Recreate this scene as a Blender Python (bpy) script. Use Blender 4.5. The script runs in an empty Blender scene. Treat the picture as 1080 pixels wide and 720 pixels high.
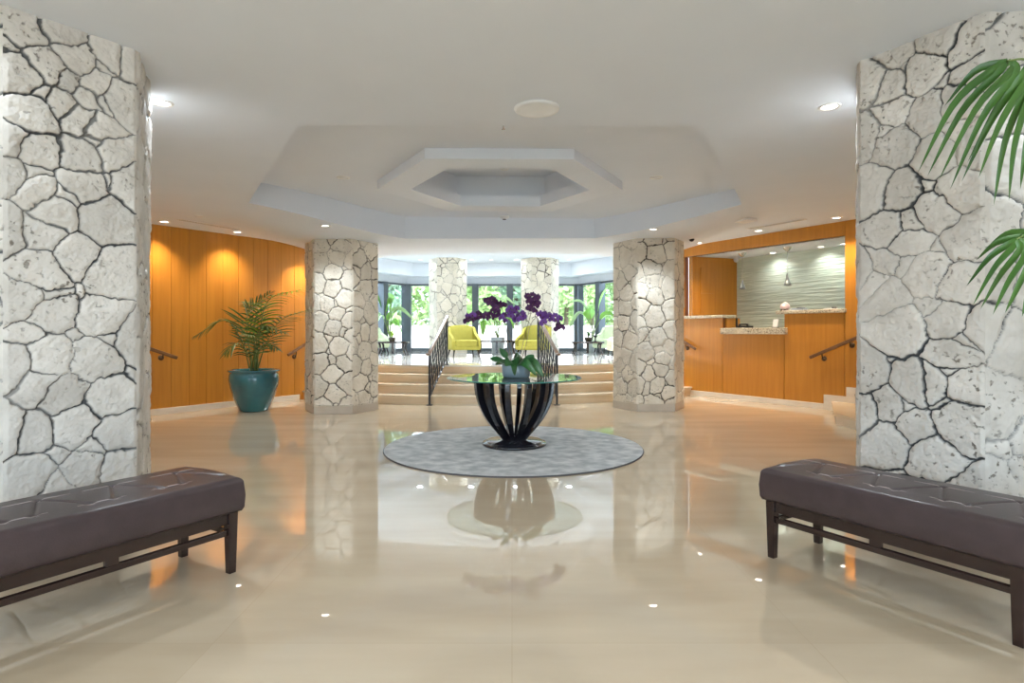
import bpy, bmesh, math, random
import numpy as np
from mathutils import Vector, Matrix
random.seed(7)
RS = np.random.RandomState(11)
SC = bpy.context.scene
COL = SC.collection
PI = math.pi
F, CX, CY, CH = 630.0, 540.0, 350.0, 1.25      # focal length in pixels, horizon, camera height


def P(px, py, Y):
    return Vector(((px - CX) / F * Y, Y, CH - (py - CY) / F * Y))


def onZ(px, py, Z):
    Y = F * (CH - Z) / (py - CY)
    return P(px, py, Y)


def smooth(t):
    t = max(0.0, min(1.0, t))
    return t * t * (3 - 2 * t)


def ceil_z(x, y):
    S = smooth((y - 7.4) / 1.8) * (1 - smooth((abs(x + .25) - 2.9) / 1.2))
    return 2.93 + .012 * max(-6, min(6, x)) - .235 * S


def on_ceiling(px, py):
    Y = 2.0
    best = None
    while Y < 14:
        p = P(px, py, Y)
        if p.z >= ceil_z(p.x, p.y):
            return p
        Y += .005
    return P(px, py, 10)


# ------------------------------------------------------------------ materials
def mat(name, col, rough=.5, metal=0.0, col2=None, scale=6.0, stretch=(1, 1, 1), detail=4, bump=0.0,
        bscale=None, bdist=.01, spec=.5, ior=1.5, coat=0.0, contrast=(.35, .65), emit=None, estr=0.0, rough2=None, trans=0.0):
    m = bpy.data.materials.new(name)
    m.use_nodes = True
    nt = m.node_tree
    b = nt.nodes['Principled BSDF']
    b.inputs['Base Color'].default_value = (*col, 1)
    b.inputs['Roughness'].default_value = rough
    b.inputs['Metallic'].default_value = metal
    b.inputs['IOR'].default_value = ior
    b.inputs['Specular IOR Level'].default_value = spec
    b.inputs['Coat Weight'].default_value = coat
    b.inputs['Coat Roughness'].default_value = .05
    if trans:
        b.inputs['Transmission Weight'].default_value = trans
    if emit:
        b.inputs['Emission Color'].default_value = (*emit, 1)
        b.inputs['Emission Strength'].default_value = estr
    tc = nt.nodes.new('ShaderNodeTexCoord')
    mp = nt.nodes.new('ShaderNodeMapping')
    mp.inputs['Scale'].default_value = stretch
    nt.links.new(tc.outputs['Object'], mp.inputs['Vector'])
    nz = nt.nodes.new('ShaderNodeTexNoise')
    nz.inputs['Scale'].default_value = scale
    nz.inputs['Detail'].default_value = detail
    nt.links.new(mp.outputs['Vector'], nz.inputs['Vector'])
    if col2 is None:
        col2 = tuple(c * .94 for c in col)
    r = nt.nodes.new('ShaderNodeValToRGB')
    r.color_ramp.elements[0].position = contrast[0]
    r.color_ramp.elements[1].position = contrast[1]
    r.color_ramp.elements[0].color = (*col, 1)
    r.color_ramp.elements[1].color = (*col2, 1)
    nt.links.new(nz.outputs['Fac'], r.inputs['Fac'])
    nt.links.new(r.outputs['Color'], b.inputs['Base Color'])
    if bump:
        n2 = nt.nodes.new('ShaderNodeTexNoise')
        n2.inputs['Scale'].default_value = bscale or scale * 3
        n2.inputs['Detail'].default_value = 3
        nt.links.new(mp.outputs['Vector'], n2.inputs['Vector'])
        bp = nt.nodes.new('ShaderNodeBump')
        bp.inputs['Strength'].default_value = bump
        bp.inputs['Distance'].default_value = bdist
        nt.links.new(n2.outputs['Fac'], bp.inputs['Height'])
        nt.links.new(bp.outputs['Normal'], b.inputs['Normal'])
    return m


def stone_mat(name, c1, c2, jc):
    m = mat(name, c1, .85, col2=c2, scale=5, detail=6, spec=.25)
    nt = m.node_tree
    b = nt.nodes['Principled BSDF']
    ramp = [n for n in nt.nodes if n.type == 'VALTORGB'][0]
    tc = [n for n in nt.nodes if n.type == 'TEX_COORD'][0]
    aj = nt.nodes.new('ShaderNodeAttribute'); aj.attribute_name = 'joint'
    at = nt.nodes.new('ShaderNodeAttribute'); at.attribute_name = 'tone'
    hs = nt.nodes.new('ShaderNodeHueSaturation')
    nt.links.new(ramp.outputs['Color'], hs.inputs['Color'])
    nt.links.new(at.outputs['Fac'], hs.inputs['Value'])
    # small patchy pits of the coral stone, their inner shade darkened into the colour
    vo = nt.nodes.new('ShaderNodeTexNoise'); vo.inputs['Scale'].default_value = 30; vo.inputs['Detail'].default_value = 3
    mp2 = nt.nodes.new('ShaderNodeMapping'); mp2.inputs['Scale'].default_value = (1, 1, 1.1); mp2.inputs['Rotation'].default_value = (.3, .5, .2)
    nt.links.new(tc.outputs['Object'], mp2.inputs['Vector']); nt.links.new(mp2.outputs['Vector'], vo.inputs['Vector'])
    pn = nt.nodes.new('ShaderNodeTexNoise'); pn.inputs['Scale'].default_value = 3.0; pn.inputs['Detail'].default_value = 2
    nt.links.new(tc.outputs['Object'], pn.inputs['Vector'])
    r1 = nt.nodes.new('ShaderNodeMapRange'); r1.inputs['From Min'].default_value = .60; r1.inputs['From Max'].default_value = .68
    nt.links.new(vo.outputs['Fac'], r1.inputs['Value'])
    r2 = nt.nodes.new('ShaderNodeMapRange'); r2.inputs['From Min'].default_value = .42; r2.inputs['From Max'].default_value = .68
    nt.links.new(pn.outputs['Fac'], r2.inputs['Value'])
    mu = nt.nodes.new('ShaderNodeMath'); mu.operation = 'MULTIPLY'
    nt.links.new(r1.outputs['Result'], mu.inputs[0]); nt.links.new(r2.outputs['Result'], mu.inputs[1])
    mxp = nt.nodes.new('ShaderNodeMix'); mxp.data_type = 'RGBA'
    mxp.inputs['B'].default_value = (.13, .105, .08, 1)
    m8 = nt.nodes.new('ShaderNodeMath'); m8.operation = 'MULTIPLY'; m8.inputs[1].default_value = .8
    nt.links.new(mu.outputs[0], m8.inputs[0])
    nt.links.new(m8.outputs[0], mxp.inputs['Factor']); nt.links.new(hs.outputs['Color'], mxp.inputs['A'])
    mx = nt.nodes.new('ShaderNodeMix'); mx.data_type = 'RGBA'
    mx.inputs['B'].default_value = (*jc, 1)
    nt.links.new(aj.outputs['Fac'], mx.inputs['Factor']); nt.links.new(mxp.outputs['Result'], mx.inputs['A'])
    nt.links.new(mx.outputs['Result'], b.inputs['Base Color'])
    fn = nt.nodes.new('ShaderNodeTexNoise'); fn.inputs['Scale'].default_value = 22; fn.inputs['Detail'].default_value = 6
    nt.links.new(tc.outputs['Object'], fn.inputs['Vector'])
    sb = nt.nodes.new('ShaderNodeMath'); sb.operation = 'SUBTRACT'
    nt.links.new(fn.outputs['Fac'], sb.inputs[0]); nt.links.new(mu.outputs[0], sb.inputs[1])
    bp = nt.nodes.new('ShaderNodeBump'); bp.inputs['Strength'].default_value = .55; bp.inputs['Distance'].default_value = .012
    nt.links.new(sb.outputs[0], bp.inputs['Height']); nt.links.new(bp.outputs['Normal'], b.inputs['Normal'])
    return m


def floor_mat(name, c1, c2, tile=.9, rough=.04, ior=1.55, rot=0.0):
    m = mat(name, c1, rough, col2=c2, scale=1.3, stretch=(.55, 2.4, 1), detail=7, ior=ior, contrast=(.3, .72))
    nt = m.node_tree
    b = nt.nodes['Principled BSDF']
    ramp = [n for n in nt.nodes if n.type == 'VALTORGB'][0]
    tc = [n for n in nt.nodes if n.type == 'TEX_COORD'][0]
    mp = nt.nodes.new('ShaderNodeMapping'); mp.inputs['Rotation'].default_value = (0, 0, rot)
    nt.links.new(tc.outputs['Object'], mp.inputs['Vector'])
    br = nt.nodes.new('ShaderNodeTexBrick')
    br.offset = 0.0
    br.inputs['Scale'].default_value = 1.0
    br.inputs['Brick Width'].default_value = tile
    br.inputs['Row Height'].default_value = tile
    br.inputs['Mortar Size'].default_value = .0022
    br.inputs['Mortar Smooth'].default_value = .2
    br.inputs['Color1'].default_value = (1, 1, 1, 1)
    br.inputs['Color2'].default_value = (.95, .94, .92, 1)
    br.inputs['Mortar'].default_value = (.92, .90, .87, 1)
    nt.links.new(mp.outputs['Vector'], br.inputs['Vector'])
    mx = nt.nodes.new('ShaderNodeMix'); mx.data_type = 'RGBA'; mx.blend_type = 'MULTIPLY'; mx.inputs['Factor'].default_value = 1
    nt.links.new(ramp.outputs['Color'], mx.inputs['A']); nt.links.new(br.outputs['Color'], mx.inputs['B'])
    nt.links.new(mx.outputs['Result'], b.inputs['Base Color'])
    return m


def glass_mat(name, tint=(1, 1, 1), ior=1.5, rough=0.0):
    m = bpy.data.materials.new(name)
    m.use_nodes = True
    nt = m.node_tree
    nt.nodes.clear()
    out = nt.nodes.new('ShaderNodeOutputMaterial')
    tr = nt.nodes.new('ShaderNodeBsdfTransparent'); tr.inputs['Color'].default_value = (*tint, 1)
    gl = nt.nodes.new('ShaderNodeBsdfGlossy'); gl.inputs['Roughness'].default_value = rough
    lw = nt.nodes.new('ShaderNodeLayerWeight'); lw.inputs['Blend'].default_value = .5
    pw = nt.nodes.new('ShaderNodeMath'); pw.operation = 'POWER'; pw.inputs[1].default_value = 5
    f0 = ((ior - 1) / (ior + 1)) ** 2
    fr = nt.nodes.new('ShaderNodeMath'); fr.operation = 'MULTIPLY_ADD'; fr.inputs[1].default_value = 1 - f0; fr.inputs[2].default_value = f0
    nt.links.new(lw.outputs['Facing'], pw.inputs[0]); nt.links.new(pw.outputs[0], fr.inputs[0])
    mx = nt.nodes.new('ShaderNodeMixShader')
    nt.links.new(fr.outputs[0], mx.inputs[0]); nt.links.new(tr.outputs[0], mx.inputs[1]); nt.links.new(gl.outputs[0], mx.inputs[2])
    nt.links.new(mx.outputs[0], out.inputs['Surface'])
    return m


M = {}
M['floor'] = floor_mat('polished beige marble', (.56, .445, .315), (.66, .545, .40), 1.2, .014, 2.2)
M['lfloor'] = floor_mat('polished pale marble', (.66, .61, .54), (.72, .67, .60), .9, .02, 1.8)
M['step'] = mat('travertine tread', (.66, .50, .32), .22, col2=(.74, .60, .42), scale=1.5, stretch=(.6, .6, 14), detail=5)
M['nose'] = mat('pale travertine nosing', (.74, .62, .47), .2, col2=(.68, .55, .40), scale=4)
M['skirt'] = mat('cream marble skirting', (.74, .69, .60), .2, col2=(.66, .60, .52), scale=3, stretch=(1, 1, 3))
M['ceil'] = mat('white painted plaster', (.75, .79, .86), .9, col2=(.735, .775, .845), scale=2, spec=.2)
M['white'] = mat('white painted wall', (.80, .79, .77), .8, scale=2, spec=.2)
M['wood'] = mat('honey maple veneer', (.55, .232, .030), .33, col2=(.46, .18, .021), scale=3.2, stretch=(6, 6, .35), detail=6, contrast=(.3, .75))
M['woodrail'] = mat('brown oak handrail', (.20, .10, .045), .35, col2=(.15, .07, .03), scale=8)
M['groove'] = mat('dark panel reveal', (.16, .05, .008), .6)
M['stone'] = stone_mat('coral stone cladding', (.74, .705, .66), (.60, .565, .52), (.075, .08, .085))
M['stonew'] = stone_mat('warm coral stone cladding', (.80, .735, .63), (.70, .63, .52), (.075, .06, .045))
M['plinth'] = mat('grey beige plinth stone', (.56, .49, .41), .35, col2=(.50, .43, .35), scale=4)
M['granite'] = mat('speckled granite', (.62, .56, .44), .15, col2=(.15, .12, .09), scale=70, detail=2, contrast=(.5, .62))
M['tile'] = None
M['iron'] = mat('black wrought iron', (.022, .020, .022), .4, metal=.3, scale=10)
M['bronze'] = mat('dark bronze', (.10, .06, .035), .35, metal=.8, scale=10)
M['alu'] = mat('dark grey window aluminium', (.085, .10, .115), .4, metal=.2, scale=4)
M['chrome'] = mat('brushed steel', (.62, .62, .63), .25, metal=1.0, scale=10)
M['lacq'] = mat('black lacquer', (.010, .010, .016), .13, scale=3, coat=.6)
M['leather'] = mat('dark brown leather', (.050, .033, .035), .36, col2=(.060, .040, .042), scale=14, bump=.25, bscale=160, bdist=.002)
M['leatherseam'] = mat('worn pale leather crease', (.42, .36, .35), .4, scale=10)
M['espresso'] = mat('espresso stained wood', (.016, .006, .006), .25, col2=(.024, .010, .008), scale=4, stretch=(1, 1, 6), coat=.3)
M['rug'] = mat('grey blue viscose rug', (.42, .445, .46), .95, col2=(.70, .71, .71), scale=4.2, stretch=(1.6, 1.8, 1), detail=14, contrast=(.36, .66), bump=.5, bscale=90, bdist=.004, spec=.1)
M['rugedge'] = mat('dark rug binding', (.10, .095, .10), .9, scale=10)
M['glasstop'] = glass_mat('clear table glass', (.90, .97, .95), 1.55)
M['glassedge'] = mat('green glass edge', (.03, .20, .17), .05, scale=3, coat=.5)
M['pane'] = glass_mat('window glass', (.97, .99, .99), 1.35)
M['teal'] = mat('glossy teal glaze', (.012, .105, .135), .08, col2=(.020, .150, .175), scale=3, coat=.6)
M['soil'] = mat('dark potting soil', (.04, .025, .018), .95, scale=30, bump=.8)
M['palm'] = mat('dark palm leaf', (.030, .090, .016), .33, col2=(.070, .165, .030), scale=3)
M['palmy'] = mat('yellow green palm leaf', (.25, .40, .03), .4, col2=(.15, .30, .03), scale=3)
M['palmp'] = mat('pale palm leaf', (.30, .40, .16), .4, col2=(.18, .30, .08), scale=3)
M['stem'] = mat('green palm stem', (.13, .21, .05), .5, col2=(.20, .24, .07), scale=5)
M['banana'] = mat('fresh green paddle leaf', (.16, .42, .05), .4, col2=(.26, .52, .09), scale=2)
M['bananal'] = mat('pale underside of paddle leaf', (.42, .58, .32), .45, col2=(.33, .52, .22), scale=2)
M['orch'] = mat('deep purple orchid petal', (.045, .006, .055), .6, col2=(.085, .012, .10), scale=20)
M['orchl'] = mat('violet orchid petal', (.115, .03, .22), .6, col2=(.16, .05, .29), scale=20)
M['orchc'] = mat('dark orchid lip', (.10, .01, .06), .5, scale=20)
M['orchleaf'] = mat('thick dark orchid leaf', (.020, .10, .028), .3, col2=(.035, .15, .04), scale=6)
M['orchstem'] = mat('brown green orchid stem', (.16, .11, .07), .5, scale=10)
M['ceramic'] = mat('blue grey ceramic', (.22, .32, .38), .15, col2=(.26, .36, .42), scale=4, coat=.4)
M['yellow'] = mat('mustard yellow upholstery', (.30, .265, .05), .85, col2=(.27, .235, .042), scale=8, bump=.2, bscale=200, bdist=.002, spec=.2)
M['sage'] = mat('pale sage upholstery', (.50, .56, .38), .85, col2=(.46, .52, .34), scale=8, spec=.2)
M['cream'] = mat('cream upholstery', (.66, .60, .46), .85, scale=8, spec=.2)
M['zinc'] = mat('brushed zinc planter', (.36, .40, .42), .35, metal=.6, scale=6)
M['brownpot'] = mat('brown glazed bowl', (.06, .05, .03), .25, scale=5)
M['trim'] = mat('white metal trim', (.82, .82, .82), .4, scale=4)
M['dgrey'] = mat('dark slot', (.05, .05, .05), .6, scale=4)
M['lens'] = mat('lit lamp lens', (.9, .9, .9), .4, emit=(1, .93, .82), estr=3.5)
M['lensoff'] = mat('frosted lamp lens', (.75, .76, .78), .5, scale=3)
M['black'] = mat('black plastic', (.012, .012, .014), .3, scale=5)
M['paper'] = mat('white printed card', (.80, .80, .80), .6, scale=5)
M['pink'] = mat('pale pink ceramic', (.78, .55, .56), .3, col2=(.82, .66, .66), scale=8)
M['bluepl'] = mat('blue grey plastic', (.38, .45, .55), .4, scale=5)
M['gwall'] = mat('pale garden wall render', (.86, .80, .78), .9, col2=(.80, .74, .72), scale=1.2)
M['pave'] = mat('pale exterior paving', (.66, .62, .57), .9, col2=(.56, .53, .48), scale=2)
M['bark'] = mat('grey brown bark', (.16, .12, .09), .9, scale=8, bump=.6)
M['leafa'] = mat('mid green foliage', (.22, .34, .13), .6, col2=(.34, .48, .22), scale=1.5)
M['leafb'] = mat('bright green foliage', (.30, .45, .16), .6, col2=(.46, .60, .27), scale=1.5)
M['leafc'] = mat('blue green foliage', (.20, .33, .22), .6, col2=(.32, .46, .33), scale=1.5)


def tile_mat():
    m = mat('pale green wave tile', (.55, .62, .52), .35, col2=(.62, .68, .58), scale=2, stretch=(1, 1, 6))
    nt = m.node_tree
    b = nt.nodes['Principled BSDF']
    tc = [n for n in nt.nodes if n.type == 'TEX_COORD'][0]
    mp = nt.nodes.new('ShaderNodeMapping'); mp.inputs['Scale'].default_value = (1.4, 1.4, 16)
    nt.links.new(tc.outputs['Object'], mp.inputs['Vector'])
    nz = nt.nodes.new('ShaderNodeTexNoise'); nz.inputs['Scale'].default_value = 1.4; nz.inputs['Detail'].default_value = 2
    nt.links.new(mp.outputs['Vector'], nz.inputs['Vector'])
    bp = nt.nodes.new('ShaderNodeBump'); bp.inputs['Strength'].default_value = 1; bp.inputs['Distance'].default_value = .025
    nt.links.new(nz.outputs['Fac'], bp.inputs['Height']); nt.links.new(bp.outputs['Normal'], b.inputs['Normal'])
    return m


M['tile'] = tile_mat()


# ------------------------------------------------------------------ mesh builder
class MB:
    def __init__(s):
        s.v, s.f, s.m, s.sm = [], [], [], []

    def add(s, vs, fs, mi=0, smooth=False):
        o = len(s.v)
        s.v += [tuple(v) for v in vs]
        for f in fs:
            s.f.append(tuple(i + o for i in f)); s.m.append(mi); s.sm.append(smooth)

    def box(s, c, size, mi=0, rz=0.0, mtx=None):
        hx, hy, hz = size[0] / 2, size[1] / 2, size[2] / 2
        vs = [Vector((x, y, z)) for x in (-hx, hx) for y in (-hy, hy) for z in (-hz, hz)]
        R = Matrix.Rotation(rz, 3, 'Z') if mtx is None else mtx
        vs = [R @ v + Vector(c) for v in vs]
        s.add(vs, [(0, 1, 3, 2), (4, 6, 7, 5), (0, 4, 5, 1), (2, 3, 7, 6), (0, 2, 6, 4), (1, 5, 7, 3)], mi)

    def prism(s, poly, z0, z1, mi=0, top=None):
        n = len(poly)
        zt = (lambda x, y: z1) if top is None else top
        s.add([(p[0], p[1], z0) for p in poly] + [(p[0], p[1], zt(p[0], p[1])) for p in poly],
              [tuple(reversed(range(n))), tuple(range(n, 2 * n))] + [(i, (i + 1) % n, n + (i + 1) % n, n + i) for i in range(n)], mi)

    def tube(s, pts, r, n=8, mi=0, cap=True):
        pts = [Vector(p) for p in pts]
        k = len(pts)
        rr = r if isinstance(r, (list, tuple)) else [r] * k
        vs, fs = [], []
        t0 = (pts[1] - pts[0]).normalized()
        up = Vector((0, 0, 1)) if abs(t0.z) < .9 else Vector((1, 0, 0))
        a = t0.cross(up).normalized()
        for i, p in enumerate(pts):
            t = (pts[min(i + 1, k - 1)] - pts[max(i - 1, 0)]).normalized()
            a = (a - t * a.dot(t)).normalized()
            b = t.cross(a)
            for j in range(n):
                q = 2 * PI * j / n
                vs.append(p + (a * math.cos(q) + b * math.sin(q)) * rr[i])
        for i in range(k - 1):
            for j in range(n):
                fs.append((i * n + j, i * n + (j + 1) % n, (i + 1) * n + (j + 1) % n, (i + 1) * n + j))
        if cap:
            fs.append(tuple(reversed(range(n)))); fs.append(tuple((k - 1) * n + j for j in range(n)))
        s.add(vs, fs, mi, True)

    def lathe(s, prof, n=40, c=(0, 0, 0), mi=0, smooth=True):
        vs, fs = [], []
        k = len(prof)
        for r, z in prof:
            for j in range(n):
                q = 2 * PI * j / n
                vs.append((c[0] + r * math.cos(q), c[1] + r * math.sin(q), c[2] + z))
        for i in range(k - 1):
            for j in range(n):
                fs.append((i * n + j, i * n + (j + 1) % n, (i + 1) * n + (j + 1) % n, (i + 1) * n + j))
        if prof[0][0] > 1e-4:
            fs.append(tuple(reversed(range(n))))
        if prof[-1][0] > 1e-4:
            fs.append(tuple((k - 1) * n + j for j in range(n)))
        s.add(vs, fs, mi, smooth)

    def sweep_box(s, pts, w, h, side=None, mi=0, smooth=False):
        """rectangular bar along pts; side = direction of the width (fixed)."""
        pts = [Vector(p) for p in pts]
        k = len(pts)
        vs, fs = [], []
        for i, p in enumerate(pts):
            t = (pts[min(i + 1, k - 1)] - pts[max(i - 1, 0)]).normalized()
            sd = Vector(side).normalized() if side is not None else t.cross(Vector((0, 0, 1))).normalized()
            u = sd.cross(t).normalized()
            ww = w[i] if isinstance(w, (list, tuple)) else w
            hh = h[i] if isinstance(h, (list, tuple)) else h
            for a, b in ((-1, -1), (1, -1), (1, 1), (-1, 1)):
                vs.append(p + sd * a * ww / 2 + u * b * hh / 2)
        for i in range(k - 1):
            for j in range(4):
                fs.append((i * 4 + j, i * 4 + (j + 1) % 4, (i + 1) * 4 + (j + 1) % 4, (i + 1) * 4 + j))
        fs.append((3, 2, 1, 0)); fs.append(tuple((k - 1) * 4 + j for j in range(4)))
        s.add(vs, fs, mi, smooth)

    def build(s, name, mats, parent=None, bevel=0.0, seg=2, flat=False, subsurf=0):
        me = bpy.data.meshes.new(name)
        me.from_pydata([tuple(v) for v in s.v], [], s.f)
        if not isinstance(mats, (list, tuple)):
            mats = [mats]
        for m in mats:
            me.materials.append(m)
        me.polygons.foreach_set('material_index', s.m)
        me.polygons.foreach_set('use_smooth', s.sm)
        bm = bmesh.new(); bm.from_mesh(me)
        bmesh.ops.recalc_face_normals(bm, faces=bm.faces)
        bm.to_mesh(me); bm.free()
        me.update()
        o = bpy.data.objects.new(name, me)
        COL.objects.link(o)
        if parent is not None:
            o.parent = parent
        if bevel:
            md = o.modifiers.new('Bevel', 'BEVEL'); md.width = bevel; md.segments = seg; md.limit_method = 'ANGLE'; md.angle_limit = math.radians(40)
        if subsurf:
            md = o.modifiers.new('Subdivision', 'SUBSURF'); md.levels = subsurf; md.render_levels = subsurf
        return o


def tag(o, label, cat, group=None):
    o['label'] = label; o['category'] = cat
    if group:
        o['group'] = group
    return o


def struct(o):
    o['kind'] = 'structure'
    return o


def empty(name, loc, label, cat, group=None, rz=0.0):
    o = bpy.data.objects.new(name, None)
    COL.objects.link(o)
    o.location = loc
    o.rotation_euler = (0, 0, rz)
    o.empty_display_size = .1
    return tag(o, label, cat, group)


def copy_tree(o, label=None, parent=None):
    c = o.copy(); COL.objects.link(c)
    if parent is not None:
        c.parent = parent
    if label:
        c['label'] = label
    for ch in [x for x in bpy.data.objects if x.parent == o]:
        copy_tree(ch, None, c)
    return c


def catmull(pts, n):
    pts = [Vector(p) for p in pts]
    if len(pts) == 2:
        return [pts[0].lerp(pts[1], i / (n - 1)) for i in range(n)]
    e = [pts[0] * 2 - pts[1]] + pts + [pts[-1] * 2 - pts[-2]]
    out = []
    segs = len(pts) - 1
    for i in range(n):
        t = i / (n - 1) * segs
        k = min(int(t), segs - 1); u = t - k
        a, b, c, d = e[k], e[k + 1], e[k + 2], e[k + 3]
        out.append(.5 * ((2 * b) + (c - a) * u + (2 * a - 5 * b + 4 * c - d) * u * u + (3 * b - a - 3 * c + d) * u ** 3))
    return out


# ------------------------------------------------------------------ room layout
# left and right panelled walls (hexagonal plan)
LD = Vector((.558, .830, 0)).normalized(); LO = Vector((-5.41, 8.9, 0)); LN = Vector((-LD.y, LD.x, 0))     # LN points out of the lobby
RD = Vector((-.545, .839, 0)).normalized(); RO = Vector((4.69, 10.19, 0)); RN = Vector((RD.y, -RD.x, 0))


def wall_t(px, O, D):
    k = (px - CX) / F
    return (k * O.y - O.x) / (D.x - k * D.y)


def wall_pt(px, O, D):
    return O + D * wall_t(px, O, D)


def wall_pz(px, py, O, D):
    p = wall_pt(px, O, D)
    return Vector((p.x, p.y, CH - (py - CY) / F * p.y))


AC = Vector((-.63, 16.2, 0))        # centre of the curved steps
ZL = .632                           # lounge floor


def arc(R, a0, a1, n):
    return [Vector((AC.x + R * math.cos(math.radians(a0 + (a1 - a0) * i / (n - 1))), AC.y + R * math.sin(math.radians(a0 + (a1 - a0) * i / (n - 1))), 0)) for i in range(n)]


# floor
b = MB(); b.box((0, 4.3, -.05), (17.2, 17.6, .1)); struct(b.build('floor', M['floor']))

# ---- lobby ceiling with hexagonal coffer
hexpx = [(314, 131.5), (738, 133), (782, 215.5), (627, 251), (427, 251.5), (262, 214)]
HX = [on_ceiling(*p) for p in hexpx]
hc = sum((Vector((p.x, p.y, 0)) for p in HX), Vector()) / 6
harc = [(p.x, p.y) for p in arc(5.4, 236, 318, 40)]
outer = [(-8.1, -4.1), (8.1, -4.1), (8.1, 4.9)] + [((RO + RD * 2.35).x + .1, (RO + RD * 2.35).y)] + list(reversed(harc)) + [((LO + LD * 3.6).x - .1, (LO + LD * 3.6).y), (-8.1, 4.9)]


def ray_poly(c, ang, poly):
    d = (math.cos(ang), math.sin(ang)); best = None
    n = len(poly)
    for i in range(n):
        x1, y1 = poly[i][0] - c.x, poly[i][1] - c.y
        x2, y2 = poly[(i + 1) % n][0] - c.x, poly[(i + 1) % n][1] - c.y
        ex, ey = x2 - x1, y2 - y1
        den = d[0] * ey - d[1] * ex
        if abs(den) < 1e-9:
            continue
        t = (x1 * ey - y1 * ex) / den
        u = (x1 * d[1] - y1 * d[0]) / den
        if t > 0 and -1e-6 <= u <= 1 + 1e-6 and (best is None or t > best):
            best = t
    return best


angs = sorted(set([2 * PI * i / 240 for i in range(240)] + [math.atan2(p[1] - hc.y, p[0] - hc.x) % (2 * PI) for p in [(q.x, q.y) for q in HX] + outer]))
hpoly = [(p.x, p.y) for p in HX]
b = MB(); NR = 26
vs = []
for a in angs:
    r0, r1 = ray_poly(hc, a, hpoly), ray_poly(hc, a, outer)
    for j in range(NR):
        r = r0 + (r1 - r0) * j / (NR - 1)
        x, y = hc.x + r * math.cos(a), hc.y + r * math.sin(a)
        vs.append((x, y, ceil_z(x, y)))
na = len(angs)
fs = [(i * NR + j, i * NR + j + 1, ((i + 1) % na) * NR + j + 1, ((i + 1) % na) * NR + j) for i in range(na) for j in range(NR - 1)]
b.add(vs, fs, 0, True)
# coffer walls up to recess
ZR = 3.17


def zr(y):
    return ZR - .16 * smooth((y - 7.6) / 1.7)


for i in range(na):
    p, q = vs[i * NR], vs[((i + 1) % na) * NR]
    b.add([p, q, (q[0], q[1], zr(q[1])), (p[0], p[1], zr(p[1]))], [(0, 1, 2, 3)])


def hexring(c, s, rot=0.0):
    return [Vector((c[0] + s * math.cos(rot + k * PI / 3), c[1] + s * math.sin(rot + k * PI / 3), 0)) for k in range(6)]


RC = (-.15, 7.6)
ro, ri, rc2 = hexring(RC, 1.56, .015), hexring(RC, 1.14, .015), hexring(RC, 1.28, .015)
ZB, ZLIP, ZT = 3.06, 3.216, 3.52


def loop(poly, z):
    return [(p.x, p.y, z) for p in poly]


big = [(hc.x + ray_poly(hc, a, hpoly) * math.cos(a) * 1.0, hc.y + ray_poly(hc, a, hpoly) * math.sin(a)) for a in angs]
# recess soffit between coffer wall and hanging ring
rr = [(RC[0], RC[1])]
hv, hf = [], []
for a in angs:
    r0 = ray_poly(Vector((RC[0], RC[1], 0)), a, [(p.x, p.y) for p in ro])
    x1, y1 = hc.x + ray_poly(hc, a, hpoly) * math.cos(a), hc.y + ray_poly(hc, a, hpoly) * math.sin(a)
    hv += [(RC[0] + r0 * math.cos(a), RC[1] + r0 * math.sin(a), ZR), (x1, y1, zr(y1))]
for i in range(na):
    j = (i + 1) % na
    hf.append((2 * i, 2 * i + 1, 2 * j + 1, 2 * j))
b.add(hv, hf)
for (A, za, B, zb) in ((ro, ZR, ro, ZB), (ro, ZB, ri, ZB), (ri, ZB, ri, ZLIP), (ri, ZLIP, rc2, ZLIP), (rc2, ZLIP, rc2, ZT)):
    va, vb = loop(A, za), loop(B, zb)
    for i in range(6):
        j = (i + 1) % 6
        b.add([va[i], va[j], vb[j], vb[i]], [(0, 1, 2, 3)])
b.add(loop(rc2, ZT), [tuple(range(6))])
o = struct(b.build('ceiling', M['ceil']))

# header fascia where the lobby ceiling ends over the steps
b = MB()
A = arc(5.4, 233, 319, 48); A2 = arc(5.25, 233, 319, 48)
for i in range(47):
    for (p, q) in ((A[i], A[i + 1]),):
        z0, z1 = ceil_z(p.x, p.y), ceil_z(q.x, q.y)
        p2, q2 = A2[i], A2[i + 1]
        b.add([(p.x, p.y, z0 - .0), (q.x, q.y, z1), (q2.x, q2.y, z1), (p2.x, p2.y, z0), (p2.x, p2.y, 3.5), (q2.x, q2.y, 3.5)],
              [(0, 1, 2, 3), (3, 2, 5, 4)])
struct(b.build('trim_header', M['ceil']))

# outer walls of the lobby
b = MB(); b.prism([(-8.1, -4.1), (-8, -4.1), (-8, 5.1), (-8.1, 5.1)], -.1, 3.3); struct(b.build('wall_left_hall', M['white']))
b = MB(); b.prism([(8, -4.1), (8.1, -4.1), (8.1, 5.1), (8, 5.1)], -.1, 3.3); struct(b.build('wall_right_hall', M['white']))
b = MB()
for x0, x1, z0, z1 in ((-8, -4.2, 0, 3.2), (4.2, 8, 0, 3.2), (-4.2, 4.2, 2.7, 3.2)):
    b.prism([(x0, -4.1), (x1, -4.1), (x1, -4.0), (x0, -4.0)], z0, z1)
struct(b.build('wall_entrance', M['white']))
b = MB()
for k in range(7):
    b.box((-4.2 + 1.4 * k, -4.03, 1.35), (.07, .08, 2.7))
b.box((0, -4.03, 2.66), (8.4, .08, .08)); b.box((0, -4.03, .04), (8.4, .08, .08))
wnd = struct(b.build('door_1', M['alu']))
b = MB(); b.box((0, -4.03, 1.35), (8.3, .012, 2.6)); b.build('glass', M['pane'], wnd)


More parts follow.
